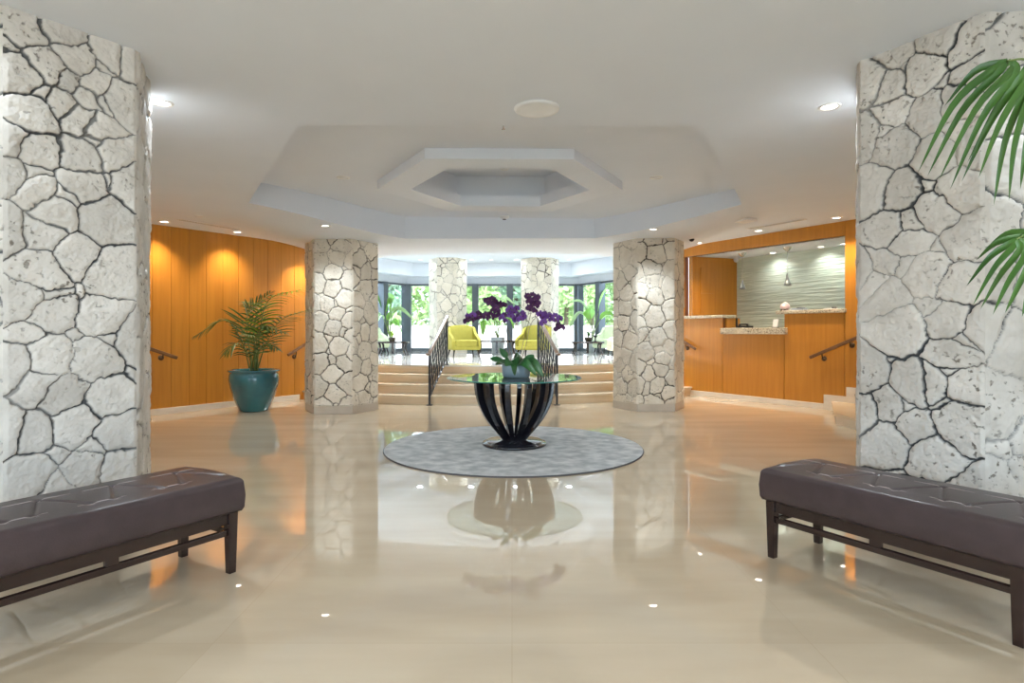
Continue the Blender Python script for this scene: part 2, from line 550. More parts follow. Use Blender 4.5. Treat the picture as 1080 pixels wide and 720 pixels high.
# ---- panelled walls
def panel_run(b, O, D, N, t0, t1, z0, z1, step, mi=0, gap=.006, thick=.10, zoff=None):
    n = max(1, round((t1 - t0) / step))
    w = (t1 - t0) / n
    ang = math.atan2(D.y, D.x)
    for i in range(n):
        a, c = t0 + i * w + gap / 2, t0 + (i + 1) * w - gap / 2
        m = O + D * ((a + c) / 2) + N * .012
        b.box((m.x, m.y, (z0 + z1) / 2), (c - a, .024, z1 - z0), mi, ang)
    m = O + D * ((t0 + t1) / 2) + N * (.024 + thick / 2)
    b.box((m.x, m.y, (z0 + z1) / 2), (t1 - t0, thick, z1 - z0), 1, ang)


tl0, tl1 = -4.62, 3.62
b = MB(); panel_run(b, LO, LD, LN, tl0, tl1, 0, 3.15, .277); struct(b.build('wall_left', [M['wood'], M['groove']]))

tj, tn = wall_t(891, RO, RD), wall_t(722, RO, RD)       # jamb and far end of the reception opening
tr0, tr1 = -6.05, tn + .45
b = MB()
panel_run(b, RO, RD, RN, tr0, tj, 0, 3.2, .85)                      # beside the opening
t827, t762 = wall_t(827, RO, RD), wall_t(762, RO, RD)
struct(b.build('wall_right', [M['wood'], M['groove']]))
b = MB()
for a, c in ((tj, t827), (t827, t762), (t762, tr1)):
    panel_run(b, RO, RD, RN, a, c, 2.76, 3.2, 9)                    # fascia over the opening
struct(b.build('trim_fascia', [M['wood'], M['groove']]))
b = MB(); panel_run(b, RO, RD, RN, tn, tr1, 0, 2.76, 9)
struct(b.build('wall_right_far', [M['wood'], M['groove']]))

# reception desk front: three panels of different height
desk = empty('reception_desk', (RO + RD * ((tj + tn) / 2)), 'built-in honey maple reception desk front in the right wall with a lower middle section', 'reception desk')
desk_loc = Vector(desk.location)
HT = {'a': 1.555, 'b': 1.21, 'c': 1.515}
for key, a, c in (('a', tj, t827), ('b', t827, t762), ('c', t762, tn)):
    bb = MB(); panel_run(bb, RO, RD, RN, a + .004, c - .004, 0.0, HT[key], 9, thick=.06)
    for i, v in enumerate(bb.v):
        bb.v[i] = tuple(Vector(v) - desk_loc)
    bb.build('front_panel', [M['wood'], M['groove']], desk)
bb = MB()                                                           # returns closing the step between heights
ang = math.atan2(RD.y, RD.x)
for t, z0, z1 in ((t827 - .02, HT['b'], HT['a']), (t762 + .02, HT['b'], HT['c'])):
    m = RO + RD * t + RN * .33 - desk_loc
    bb = MB(); bb.box((m.x, m.y, (z0 + z1) / 2), (.03, .40, z1 - z0), 0, ang)
    bb.build('side_return', M['wood'], desk)


def countertop(a, c, z0, z1, front, depth, label):
    m = RO + RD * ((a + c) / 2) + RN * ((depth - front) / 2)
    b = MB(); b.box((0, 0, 0), (c - a, depth + front, z1 - z0))
    o = b.build('granite_countertop', M['granite'], bevel=.012)
    o.location = (m.x, m.y, (z0 + z1) / 2); o.rotation_euler = (0, 0, ang)
    return tag(o, label, 'countertop')


countertop(tj - .03, wall_t(819.5, RO, RD), 1.555, 1.615, .05, .5, 'long high speckled granite countertop holding the pink round object')
countertop(wall_t(828.5, RO - RN * .06, RD), wall_t(760, RO - RN * .06, RD), 1.21, 1.325, .08, .5, 'low speckled granite countertop in the middle of the reception desk')
countertop(wall_t(764, RO, RD), tn - .02, 1.515, 1.575, .05, .36, 'high granite countertop at the far left end of the reception desk')

# reception nook behind the desk
CB = Vector((4.64, 12.33, 0)); NB = CB + Vector((1.11, -1.82, 0)).normalized() * 3.9
FL = CB + Vector((-1.03, -.378, 0))
b = MB(); q = CB + RN * .1; r = NB + RN * .1
b.prism([(CB.x, CB.y), (NB.x, NB.y), (r.x, r.y), (q.x, q.y)], 0, 2.9); struct(b.build('wall_reception_back', M['tile']))
b = MB(); q = CB + Vector((-.04, .1, 0)); r = FL + Vector((-.04, .1, 0))
b.prism([(CB.x, CB.y), (q.x, q.y), (r.x, r.y), (FL.x, FL.y)], 0, 2.9); struct(b.build('wall_reception_side', M['wood']))
b = MB(); J = RO + RD * (tj - .9) + RN * .12
b.prism([(NB.x, NB.y), (NB.x + .05, NB.y - .08), (J.x + .05, J.y - .08), (J.x, J.y)], 0, 2.9); struct(b.build('wall_reception_end', M['white']))
b = MB(); q1 = RO + RD * (tj - .9) + RN * .02; q2 = RO + RD * tn + RN * .02
b.prism([(q1.x, q1.y), (NB.x + .1, NB.y), (CB.x + .1, CB.y + .1), (FL.x - .05, FL.y + .05), (q2.x, q2.y)], 2.76, 2.82); struct(b.build('ceiling_reception', M['ceil']))
b = MB(); q1 = RO + RD * (tj - .9) + RN * .13; q2 = RO + RD * tn + RN * .13
b.prism([(q1.x, q1.y), (NB.x, NB.y), (CB.x, CB.y), (q2.x, q2.y)], .55, .6); struct(b.build('floor_reception', M['step']))
# flush door in the side wall of the nook
dv = (CB - FL).normalized(); dn = Vector((dv.y, -dv.x, 0))
b = MB()
for a, w, z0, z1 in ((.30, .30, .6, 2.02), (.30, .30, 2.03, 2.55)):
    m = FL + dv * (a + .04) + dn * .012
    b.box((m.x, m.y, (z0 + z1) / 2), (w, .02, z1 - z0), 0, math.atan2(dv.y, dv.x))
dr = struct(b.build('door_2', M['wood']))


# ---- skirting along both walls
def skirting(name, O, D, N, t0, t1):
    b = MB(); m = O + D * ((t0 + t1) / 2) - N * .012
    b.box((m.x, m.y, .048), (t1 - t0, .024, .096), 0, math.atan2(D.y, D.x))
    struct(b.build(name, M['skirt'], bevel=.004))


tsl, tsr = wall_t(155, LO, LD), wall_t(869.5, RO, RD)
skirting('baseboard_left', LO, LD, LN, tsl, tl1 - 1.0)
skirting('baseboard_right', RO, RD, RN, tsr, tn + .3)

# ---- curved steps up to the lounge
RISE = ZL / 4
for k in range(3):
    R = 6.0 - .3 * k
    b = MB()
    A = arc(R, 234.5, 316, 60); A2 = arc(R - .42, 234.5, 316, 60)
    z0 = 0.0 if k == 0 else RISE * k - .0
    b.prism([(p.x, p.y) for p in A] + [(p.x, p.y) for p in reversed(A2)], 0 if k == 0 else .02, RISE * (k + 1) - .028)
    N1 = arc(R + .035, 234.5, 316, 60)
    b.prism([(p.x, p.y) for p in N1] + [(p.x, p.y) for p in reversed(A2)], RISE * (k + 1) - .028, RISE * (k + 1), 1)
    struct(b.build('trim_step_%d' % (k + 1), [M['step'], M['nose']]))
b = MB()
AT = arc(5.1, 234.5, 316, 60)
LW, RW = LO + LD * 3.7, RO + RD * 2.75
WC = [Vector((-3.42, 19.4, 0)), Vector((2.16, 19.4, 0))]
WL, WR = Vector((-6.21, 14.57, 0)), Vector((4.95, 14.57, 0))
lp = [(p.x, p.y) for p in AT] + [(RW.x, RW.y), (WR.x, WR.y), (WC[1].x, WC[1].y), (WC[0].x, WC[0].y), (WL.x, WL.y), (LW.x, LW.y)]
b.prism(lp, 0, ZL - .028, 1)
NT = arc(5.135, 234.5, 316, 60)
lp2 = [(p.x, p.y) for p in NT] + lp[60:]
b.prism(lp2, ZL - .028, ZL, 0)
struct(b.build('floor_lounge', [M['lfloor'], M['step']]))

# lounge shell
b = MB()
lc = [(p.x, p.y) for p in arc(5.3, 233, 317, 40)] + [(RW.x + .3, RW.y), (WR.x + .3, WR.y), (WC[1].x + .2, WC[1].y + .2), (WC[0].x - .2, WC[0].y + .2), (WL.x - .3, WL.y), (LW.x - .3, LW.y)]
b.prism(lc, 3.43, 3.55)
struct(b.build('ceiling_lounge', M['ceil']))
b = MB()
path = [WL, WC[0], WC[1], WR]


def off(path, d):
    out = []
    for i, p in enumerate(path):
        ns = []
        for a, c in ((i - 1, i), (i, i + 1)):
            if 0 <= a and c < len(path):
                t = (path[c] - path[a]).normalized(); ns.append(Vector((t.y, -t.x, 0)))
        n = sum(ns, Vector()); n.normalize()
        out.append(p + n * (d / max(.3, n.dot(ns[0]))))
    return out


PI_ = off(path, .5)
for i in range(3):
    a, c = PI_[i], PI_[i + 1]; d, e = path[i], path[i + 1]
    b.add([(a.x, a.y, 3.02), (c.x, c.y, 3.02), (e.x, e.y, 3.02), (d.x, d.y, 3.02), (a.x, a.y, 3.43), (c.x, c.y, 3.43), (d.x, d.y, 2.79), (e.x, e.y, 2.79)],
          [(0, 1, 2, 3), (0, 1, 5, 4), (3, 2, 7, 6)])
struct(b.build('trim_soffit', M['ceil']))
for nm, a, c in (('wall_lounge_left', LW, WL), ('wall_lounge_right', RW, WR)):
    t = (c - a).normalized(); n = Vector((-t.y, t.x, 0)) * (.1 if 'left' not in nm else .1)
    if 'right' in nm:
        n = -n
    b = MB(); b.prism([(a.x, a.y), (c.x, c.y), (c.x + n.x, c.y + n.y), (a.x + n.x, a.y + n.y)], 0, 3.5); struct(b.build(nm, M['white']))

# ---- window wall of the lounge
wi = 1


def window_facet(a, c, n, wide_first, wide_last):
    global wi
    t = (c - a).normalized(); L = (c - a).length; w = L / n
    an = math.atan2(t.y, t.x)
    for i in range(n):
        p, q = a + t * (w * i), a + t * (w * (i + 1)); m = (p + q) / 2
        b = MB()
        wl = .30 if (i == 0 and wide_first) else .20
        pp = p + t * .0
        b.box((pp.x, pp.y, (ZL + 2.8) / 2), (wl, .24, 2.8 - ZL), 0, an)
        if i == n - 1 and wide_last:
            b.box((q.x, q.y, (ZL + 2.8) / 2), (.30, .24, 2.8 - ZL), 0, an)
        b.box((m.x, m.y, ZL + .05), (w, .10, .10), 0, an)
        b.box((m.x, m.y, 2.77), (w, .10, .06), 0, an)
        o = struct(b.build('window_%d' % wi, M['alu']))
        g = MB(); g.box((m.x, m.y, (ZL + 2.8) / 2), (w - .06, .012, 2.7 - ZL), 0, an)
        g.build('glass', M['pane'], o)
        wi += 1


window_facet(WL, WC[0], 5, False, False)
window_facet(WC[0], WC[1], 5, True, True)
window_facet(WC[1], WR, 5, False, True)


# ---- side stairs by the panelled walls
def side_stairs(name, W, V, D, N, O, sgn, tS):
    b = MB()
    e = -D
    for k in range(4):
        w = W + e * (.36 * k) + N * .05; v = V + e * (.36 * k)
        z0, z1 = .0, .147 * (k + 1)
        poly = [(w.x, w.y), (v.x, v.y), (v.x, 6.0), (sgn * 8.02, 5.2)]
        b.prism(poly, 0, z1 - .03, 0)
        ve = Vector((-sgn * .022, .01, 0))
        b.prism([(w.x + ve.x, w.y + .02), (v.x + ve.x, v.y + ve.y), (v.x + ve.x, 6.0), (sgn * 8.02, 5.2)], z1 - .03, z1, 1)
    struct(b.build('trim_' + name, [M['nose'], M['step']]))
    b = MB()
    for k in range(4):
        m = O + D * (tS - .36 * k - .18) - N * .012
        b.box((m.x, m.y, .147 * (k + 1) / 2 + .048), (.36, .024, .147 * (k + 1) + .096), 0, math.atan2(D.y, D.x))
    struct(b.build('baseboard_' + name, M['skirt']))


WRr = RO + RD * (wall_t(869.5, RO, RD) - .12)
WLl = LO + LD * (wall_t(154.5, LO, LD) - .05)
side_stairs('stair_right', WRr, Vector((4.38, 8.08, 0)), RD, RN, RO, 1, tsr)
side_stairs('stair_left', WLl, Vector((-4.62, 7.62, 0)), LD, LN, LO, -1, tsl)


# ------------------------------------------------------------------ stone pillars
def vnoise(x, y, seed):
    xi, yi = np.floor(x).astype(int), np.floor(y).astype(int)
    xf, yf = x - xi, y - yi
    def h(a, c):
        n = (a * 374761393 + c * 668265263 + seed * 1442695041) & 0x7fffffff
        n = ((n ^ (n >> 13)) * 1274126177) & 0x7fffffff
        return ((n ^ (n >> 16)) & 0xffff) / 65535.0
    u, v = xf * xf * (3 - 2 * xf), yf * yf * (3 - 2 * yf)
    return (h(xi, yi) * (1 - u) + h(xi + 1, yi) * u) * (1 - v) + (h(xi, yi + 1) * (1 - u) + h(xi + 1, yi + 1) * u) * v - .5


def random_seeds(w, h, dist, seed):
    r = random.Random(seed); pts = []
    for _ in range(4000):
        p = (r.uniform(-.03, w + .03), r.uniform(-.05, h + .05)); d = dist * r.uniform(.62, 1.3)
        if all((p[0] - q[0]) ** 2 + ((p[1] - q[1]) * 1.05) ** 2 > ((d + q[2]) / 2) ** 2 for q in pts):
            pts.append((p[0], p[1], d))
    return [(p[0], p[1]) for p in pts]


def stone_facet(p0, p1, z0, z1, step, seeds, seed, jw):
    """grid of verts on the facet p0-p1 with stones in relief; returns verts, faces, joint, tone"""
    w = (p1 - p0).length; h = z1 - z0
    t = (p1 - p0) / w; n = Vector((t.y, -t.x, 0))
    nu, nv = max(2, int(round(w / step))), max(2, int(round(h / step)))
    U, V = np.meshgrid(np.linspace(0, w, nu + 1), np.linspace(0, h, nv + 1))
    u = U.ravel(); v = V.ravel()
    uw = u + .035 * vnoise(u * 7, v * 7, seed) + .022 * vnoise(u * 19, v * 19, seed + 1) + .012 * vnoise(u * 55, v * 55, seed + 21)
    vw = v + .035 * vnoise(u * 7 + 50, v * 7, seed + 2) + .022 * vnoise(u * 19 + 90, v * 19, seed + 3) + .012 * vnoise(u * 55 + 30, v * 55, seed + 23)
    S = np.array(seeds); ns = len(S)
    wgt = np.zeros(ns)
    # small filler chips where three stones meet
    rc = np.random.RandomState(seed + 77)
    q = rc.uniform(0, 1, (6000, 2)) * np.array([w, h])
    dq = np.sqrt(((q[:, None, :] - S[None]) ** 2).sum(2)); dq.sort(1)
    ok = q[(dq[:, 2] - dq[:, 0]) < .02]
    chips = []
    for c in ok:
        if len(chips) < int(ns * .4) and all((c[0] - k[0]) ** 2 + (c[1] - k[1]) ** 2 > .14 ** 2 for k in chips):
            chips.append(c)
    if chips:
        S = np.concatenate([S, np.array(chips)])
        dn = np.sqrt(((np.array(chips)[:, None, :] - S[None, :ns]) ** 2).sum(2)).min(1)
        rad = rc.uniform(.012, .05, len(chips))
        wgt = np.concatenate([wgt, dn ** 2 - 2 * dn * rad]); ns = len(S)
    d2 = (uw[:, None] - S[None, :, 0]) ** 2 + (vw[:, None] - S[None, :, 1]) ** 2 + wgt[None]
    i0 = d2.argmin(1)
    a = S[i0]; da = d2[np.arange(len(u)), i0]
    sep = np.sqrt((a[:, None, 0] - S[None, :, 0]) ** 2 + (a[:, None, 1] - S[None, :, 1]) ** 2)
    ed = (d2 - da[:, None]) / (2 * np.maximum(sep, 1e-4))
    ed[np.arange(len(u)), i0] = 9
    e = ed.min(1)
    width = jw * (1 + 1.3 * vnoise(u * 3.1 + 7, v * 3.1, seed + 5) * 2)
    width = np.maximum(width, jw * .25)
    j = np.clip((width - e) / np.maximum(step * .7, width * .35) + .5, 0, 1)
    rs = np.random.RandomState(seed)
    tone = rs.uniform(.88, 1.06, ns)[i0]
    offs = rs.uniform(-.006, .008, ns)[i0]
    j = j * np.clip(.95 + .9 * vnoise(u * 2.3 + 31, v * 2.3, seed + 15), .5, 1)
    dome = np.clip(e / .035, 0, 1); dome = dome * (2 - dome)
    hgt = -.014 * j + .010 * dome + offs + .010 * vnoise(u * 9, v * 9, seed + 8) + .006 * vnoise(u * 30, v * 30, seed + 9) + .004 * vnoise(u * 80, v * 80, seed + 10)
    edge = np.clip(np.minimum(u, w - u) / .018, 0, 1)
    hgt = hgt * edge
    hgt = hgt * np.clip((v + .005) / .02, 0, 1)
    verts = np.empty((len(u), 3))
    verts[:, 0] = p0.x + t.x * u + n.x * hgt
    verts[:, 1] = p0.y + t.y * u + n.y * hgt
    verts[:, 2] = z0 + v
    idx = np.arange((nu + 1) * (nv + 1)).reshape(nv + 1, nu + 1)
    faces = np.stack([idx[:-1, :-1].ravel(), idx[:-1, 1:].ravel(), idx[1:, 1:].ravel(), idx[1:, :-1].ravel()], 1)
    return verts, faces, j, tone


def pillar(corners, z0, z1, steps, seedsets, m, dist, jw, label, seed, group=None):
    """corners: six Vectors counter-clockwise from +X; facet i lies between corner i and i+1"""
    AV, AF, AJ, AT_ = [], [], [], []
    o = 0
    ph = .12
    for i in range(6):
        p0, p1 = corners[i], corners[(i + 1) % 6]
        w = (p1 - p0).length
        sd = seedsets.get(i)
        rnd = random_seeds(w, z1 - z0 - ph, dist, seed * 10 + i)
        if sd is None:
            sd = rnd
        else:
            vmin = min(s[1] for s in sd)
            sd = list(sd) + [s for s in rnd if s[1] < vmin - .16]
        v, f, j, t = stone_facet(p0, p1, z0 + ph, z1, steps[i], sd, seed * 7 + i, jw)
        AV.append(v); AF.append(f + o); AJ.append(j); AT_.append(t); o += len(v)
    V = np.concatenate(AV); Fc = np.concatenate(AF)
    me = bpy.data.meshes.new('stone_pillar')
    me.vertices.add(len(V)); me.vertices.foreach_set('co', V.astype(np.float32).ravel())
    me.loops.add(len(Fc) * 4); me.loops.foreach_set('vertex_index', Fc.astype(np.int32).ravel())
    me.polygons.add(len(Fc)); me.polygons.foreach_set('loop_start', np.arange(0, len(Fc) * 4, 4, dtype=np.int32))
    me.polygons.foreach_set('loop_total', np.full(len(Fc), 4, dtype=np.int32))
    me.update(calc_edges=True); me.validate()
    me.polygons.foreach_set('use_smooth', np.ones(len(Fc), dtype=bool))
    a = me.attributes.new('joint', 'FLOAT', 'POINT'); a.data.foreach_set('value', np.concatenate(AJ).astype(np.float32))
    a = me.attributes.new('tone', 'FLOAT', 'POINT'); a.data.foreach_set('value', np.concatenate(AT_).astype(np.float32))
    me.materials.append(m)
    ob = bpy.data.objects.new('stone_pillar', me); COL.objects.link(ob)
    tag(ob, label, 'pillar', group)
    c = sum(corners, Vector()) / 6
    b = MB()
    b.prism([tuple((c + (p - c) * 1.012)[:2]) for p in corners], z0, z0 + ph, 0)
    b.build('plinth', M['plinth'], ob, bevel=.004)
    return ob


def hex_corners(c, s, rot):
    return [Vector((c.x + s * math.cos(rot + k * PI / 3), c.y + s * math.sin(rot + k * PI / 3), 0)) for k in range(6)]


def facet_seeds(p0, p1, z0, pts):
    """photo positions of stones -> (u, v) on the facet plane"""
    w = (p1 - p0).length; t = (p1 - p0) / w
    out = []
    for px, py in pts:
        k = (px - CX) / F
        u = (k * p0.y - p0.x) / (t.x - k * t.y)
        Y = p0.y + t.y * u
        out.append((u, CH - (py - CY) / F * Y - z0))
    return out


LPT = [(27, 32), (67, 30), (80, 62), (116, 54), (138, 62), (20, 78), (47, 70), (32, 118), (68, 108), (93, 105), (100, 90), (127, 105), (103, 132),
       (35, 163), (88, 166), (121, 165), (138, 190), (10, 185), (43, 203), (106, 230), (8, 150), (45, 246), (42, 284), (80, 268), (117, 290), (20, 313),
       (55, 331), (107, 335), (141, 362), (52, 377), (103, 380), (14, 385), (65, 415), (113, 420), (43, 404), (37, 457), (80, 450), (125, 455), (5, 455),
       (30, 505), (85, 498), (66, 516), (127, 500), (8, 240), (85, 195), (60, 222)]
RPT = [(920, 87), (946, 62), (972, 75), (988, 42), (1019, 48), (941, 89), (944, 115), (913, 142), (946, 153), (979, 118), (1012, 108), (1028, 78), (984, 163),
       (1008, 198), (920, 201), (951, 205), (980, 222), (939, 240), (1033, 153), (957, 257), (1018, 253), (911, 290), (933, 280), (935, 308), (973, 287),
       (1013, 300), (950, 350), (1005, 340), (1002, 372), (965, 407), (933, 427), (911, 433), (1013, 407), (965, 450), (1008, 443), (937, 465), (980, 478),
       (1034, 345), (985, 405), (912, 395)]
ZCL, ZCR = 2.93 - .012 * 2.2, 2.93 + .012 * 2.2
# right foreground pillar: facet 3 faces the hall diagonally
Ya, Yb = F * (ZCR - CH) / 284, F * (ZCR - CH) / 336
ra, rb = P(906, 66, Ya), P(1039, 14, Yb); ra.z = rb.z = 0
s_ = (rb - ra).length; an = math.atan2((rb - ra).y, (rb - ra).x) + PI / 3
rcen = ra + Vector((s_ * math.cos(an), s_ * math.sin(an), 0))
rot = math.atan2((ra - rcen).y, (ra - rcen).x) - PI
RPC = hex_corners(rcen, s_, rot)
print('right pillar', ra, rb, s_, math.degrees(rot), rcen)
Ya, Yb = F * (ZCL - CH) / 296, F * (ZCL - CH) / 346
la, lb = P(144, 54, Ya), P(3, 4, Yb); la.z = lb.z = 0
s_ = (la - lb).length; an = math.atan2((la - lb).y, (la - lb).x) + PI / 3
lcen = lb + Vector((s_ * math.cos(an), s_ * math.sin(an), 0))
rot = math.atan2((la - lcen).y, (la - lcen).x)
LPC = hex_corners(lcen, s_, rot)
print('left pillar', la, lb, s_, math.degrees(rot), lcen)
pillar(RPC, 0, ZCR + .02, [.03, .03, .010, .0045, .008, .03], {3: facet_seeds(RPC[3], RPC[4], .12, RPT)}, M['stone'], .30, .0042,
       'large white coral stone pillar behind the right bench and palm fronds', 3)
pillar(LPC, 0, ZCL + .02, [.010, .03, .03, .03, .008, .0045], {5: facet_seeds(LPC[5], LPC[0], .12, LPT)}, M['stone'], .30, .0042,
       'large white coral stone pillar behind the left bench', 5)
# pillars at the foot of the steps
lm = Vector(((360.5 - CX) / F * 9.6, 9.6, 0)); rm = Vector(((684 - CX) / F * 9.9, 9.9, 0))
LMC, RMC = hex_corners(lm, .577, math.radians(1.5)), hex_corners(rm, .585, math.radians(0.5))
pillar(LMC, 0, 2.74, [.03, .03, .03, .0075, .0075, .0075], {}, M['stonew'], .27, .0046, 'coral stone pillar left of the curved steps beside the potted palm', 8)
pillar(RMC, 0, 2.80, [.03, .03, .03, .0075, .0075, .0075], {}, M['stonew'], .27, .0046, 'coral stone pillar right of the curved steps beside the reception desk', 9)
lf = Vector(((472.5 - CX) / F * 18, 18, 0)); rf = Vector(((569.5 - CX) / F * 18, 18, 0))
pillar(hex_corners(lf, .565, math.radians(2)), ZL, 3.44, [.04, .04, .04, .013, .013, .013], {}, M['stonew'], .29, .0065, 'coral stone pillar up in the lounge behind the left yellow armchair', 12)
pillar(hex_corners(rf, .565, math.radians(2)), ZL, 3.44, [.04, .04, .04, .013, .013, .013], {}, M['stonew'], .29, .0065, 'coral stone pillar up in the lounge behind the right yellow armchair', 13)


# ------------------------------------------------------------------ benches
def bench(corner_far, direction, depth_dir, length, label):
    """corner_far: foot of the far front leg; direction along the front towards the near end; depth_dir towards the pillar"""
    dz = math.atan2(direction.y, direction.x)
    flip = 1 if (Vector((-direction.y, direction.x, 0))).dot(depth_dir) > 0 else -1
    root = empty('leather_bench', (corner_far.x, corner_far.y, 0), label, 'bench', None, dz)
    L, D = length, .46
    def W(x, y, z):
        return (x, y * flip, z)
    # cushion: top with diamond creases
    nx, ny = 150, 60
    x0, x1, y0, y1 = -.035, L + .035, -.03, D + .03
    zt, zb = .492, .318
    b = MB(); vs = []; fs = []
    mod = (x1 - x0) / 4
    cre = []
    def hz(x, y):
        u = (x - x0) / mod; vv = (y - y0) / (y1 - y0)
        iu = math.floor(u); fu = u - iu
        d1 = abs(fu - vv * .5 - .0); d2 = abs((1 - fu) - vv * .5)
        dd = 9
        # zigzag folds: lines from a back tuft to front tufts
        for a, c in (((.5, .70), (.16, .22)), ((.5, .70), (.84, .22))):
            ax, ay, bx, by = a[0] * mod, a[1] * D, c[0] * mod, c[1] * D
            px, py = fu * mod, vv * D
            t = max(0, min(1, ((px - ax) * (bx - ax) + (py - ay) * (by - ay)) / ((bx - ax) ** 2 + (by - ay) ** 2)))
            dd = min(dd, math.hypot(px - ax - t * (bx - ax), py - ay - t * (by - ay)))
        tuft = min(math.hypot((fu - .5) * mod, (vv - .70) * D), math.hypot((fu - .16) * mod, (vv - .22) * D), math.hypot((fu - .84) * mod, (vv - .22) * D))
        z = zt + .012 * math.sin(PI * min(max(vv, 0), 1)) - .008 * math.exp(-(dd / .008) ** 2) - .006 * math.exp(-(tuft / .015) ** 2)
        e = min(x - x0, x1 - x, y - y0, y1 - y)
        r = .028
        if e < r:
            z -= r - math.sqrt(max(0, r * r - (r - e) ** 2))
        return z
    def samples(a, c, n):
        r = .028
        edge = [0, .001, .003, .006, .010, .015, .021, .028]
        mid = [r + (c - a - 2 * r) * i / n for i in range(1, n)]
        return [a + e for e in edge] + [a + m for m in mid] + [c - e for e in reversed(edge)]
    X, Y = samples(x0, x1, nx), samples(y0, y1, ny)
    NX, NY = len(X), len(Y)
    for x in X:
        for y in Y:
            vs.append(W(x, y, hz(x, y)))
    for i in range(NX - 1):
        for j in range(NY - 1):
            fs.append((i * NY + j, (i + 1) * NY + j, (i + 1) * NY + j + 1, i * NY + j + 1))
    b.add(vs, fs, 0, True)
    rim = [i * NY for i in range(NX)] + [(NX - 1) * NY + j for j in range(1, NY)] + [i * NY + NY - 1 for i in range(NX - 2, -1, -1)] + [j for j in range(NY - 2, 0, -1)]
    n = len(rim); o = len(b.v)
    for lev, ins in ((.40, -.006), (zb + .02, -.002), (zb, .012)):
        for r in rim:
            x, y, z = b.v[r]
            cx, cy = (x0 + x1) / 2, flip * (y0 + y1) / 2
            dx = -ins if x > cx else ins
            dy = -ins if y > cy else ins
            ex = min(1, abs(x - cx) / ((x1 - x0) / 2)); ey = min(1, abs(y - cy) / ((y1 - y0) / 2))
            b.v.append((x + (dx if ex > .999 else 0), y + (dy if ey > .999 else 0), lev))
    prev = rim
    for lv in range(3):
        cur = [o + lv * n + i for i in range(n)]
        for i in range(n):
            k = (i + 1) % n
            b.f.append((prev[i], prev[k], cur[k], cur[i])); b.m.append(0); b.sm.append(True)
        prev = cur
    b.f.append(tuple(prev)); b.m.append(0); b.sm.append(False)
    cu = b.build('cushion', M['leather'], root)
    # pale worn folds running from tuft to tuft
    b = MB()
    for k in range(4):
        xx = x0 + (k + .5) * mod
        pts = [W(xx - .13 + .26 * i / 10, y0 + .70 * (y1 - y0) + .0 * i, hz(xx - .13 + .26 * i / 10, y0 + .70 * (y1 - y0)) + .0005) for i in range(11)]
        b.tube(pts, [.0006 + .0022 * math.sin(PI * i / 10) for i in range(11)], 6)
        xx = x0 + (k + 1) * mod
        if k < 3:
            pts = [W(xx - .10 + .2 * i / 10, y0 + .22 * (y1 - y0), hz(xx - .10 + .2 * i / 10, y0 + .22 * (y1 - y0)) + .0005) for i in range(11)]
            b.tube(pts, [.0006 + .0022 * math.sin(PI * i / 10) for i in range(11)], 6)
    c_ = b.build('crease', M['leatherseam'], cu)
    # frame
    b = MB()
    b.box(W(L / 2, .012, .288), (L, .03, .062)); b.box(W(L / 2, D - .012, .288), (L, .03, .062))
    b.box(W(.012, D / 2, .288), (.03, D - .05, .062)); b.box(W(L - .012, D / 2, .288), (.03, D - .05, .062))
    b.build('apron', M['espresso'], root, bevel=.003)
    for yy in (.014, D - .014):
        b = MB(); b.box(W(L / 2, yy, .213), (L - .05, .026, .030))
        b.box(W(L / 2, yy, .243), (.055, .024, .034))
        b.build('stretcher', M['espresso'], root, bevel=.003)
    for xx in (.014, L - .014):
        b = MB(); b.box(W(xx, D / 2, .213), (.026, D - .06, .03)); b.build('stretcher', M['espresso'], root, bevel=.003)
    for xx in (.012, L - .012):
        for yy in (.012, D - .012):
            b = MB()
            sx, sy = .052, .052
            b.add([W(xx - sx * .36, yy - sy * .36, 0), W(xx + sx * .36, yy - sy * .36, 0), W(xx + sx * .36, yy + sy * .36, 0), W(xx - sx * .36, yy + sy * .36, 0),
                   W(xx - sx / 2, yy - sy / 2, .319), W(xx + sx / 2, yy - sy / 2, .319), W(xx + sx / 2, yy + sy / 2, .319), W(xx - sx / 2, yy + sy / 2, .319)],
                  [(3, 2, 1, 0), (4, 5, 6, 7), (0, 1, 5, 4), (1, 2, 6, 5), (2, 3, 7, 6), (3, 0, 4, 7)])
            b.build('leg', M['espresso'], root, bevel=.003)
    return root


fr = Vector((1.43, 3.32, 0)); nr = Vector((2.02, 2.365, 0))
bench(fr, (nr - fr).normalized(), Vector((.85, .52, 0)), (nr - fr).length, 'dark brown leather bench in front of the right stone pillar, under the palm fronds')
fl = Vector((-1.446, 3.11, 0)); dl = Vector((-.52, -.854, 0)).normalized()
bench(fl, dl, Vector((-.85, .52, 0)), 1.16, 'dark brown leather bench in front of the left stone pillar')

# ------------------------------------------------------------------ rug and centre table
TC = Vector((.02, 6.5, 0))
b = MB(); b.lathe([(1.385, 0), (1.388, .006), (1.380, .014)], 96, mi=1); b.lathe([(1.380, .014), (1.37, .0155), (0, .0155)], 96, mi=0, smooth=False)
o = b.build('round_rug', [M['rug'], M['rugedge']]); o.location = (TC.x - .005, TC.y, 0)
tag(o, 'large round mottled grey rug under the centre table', 'rug')

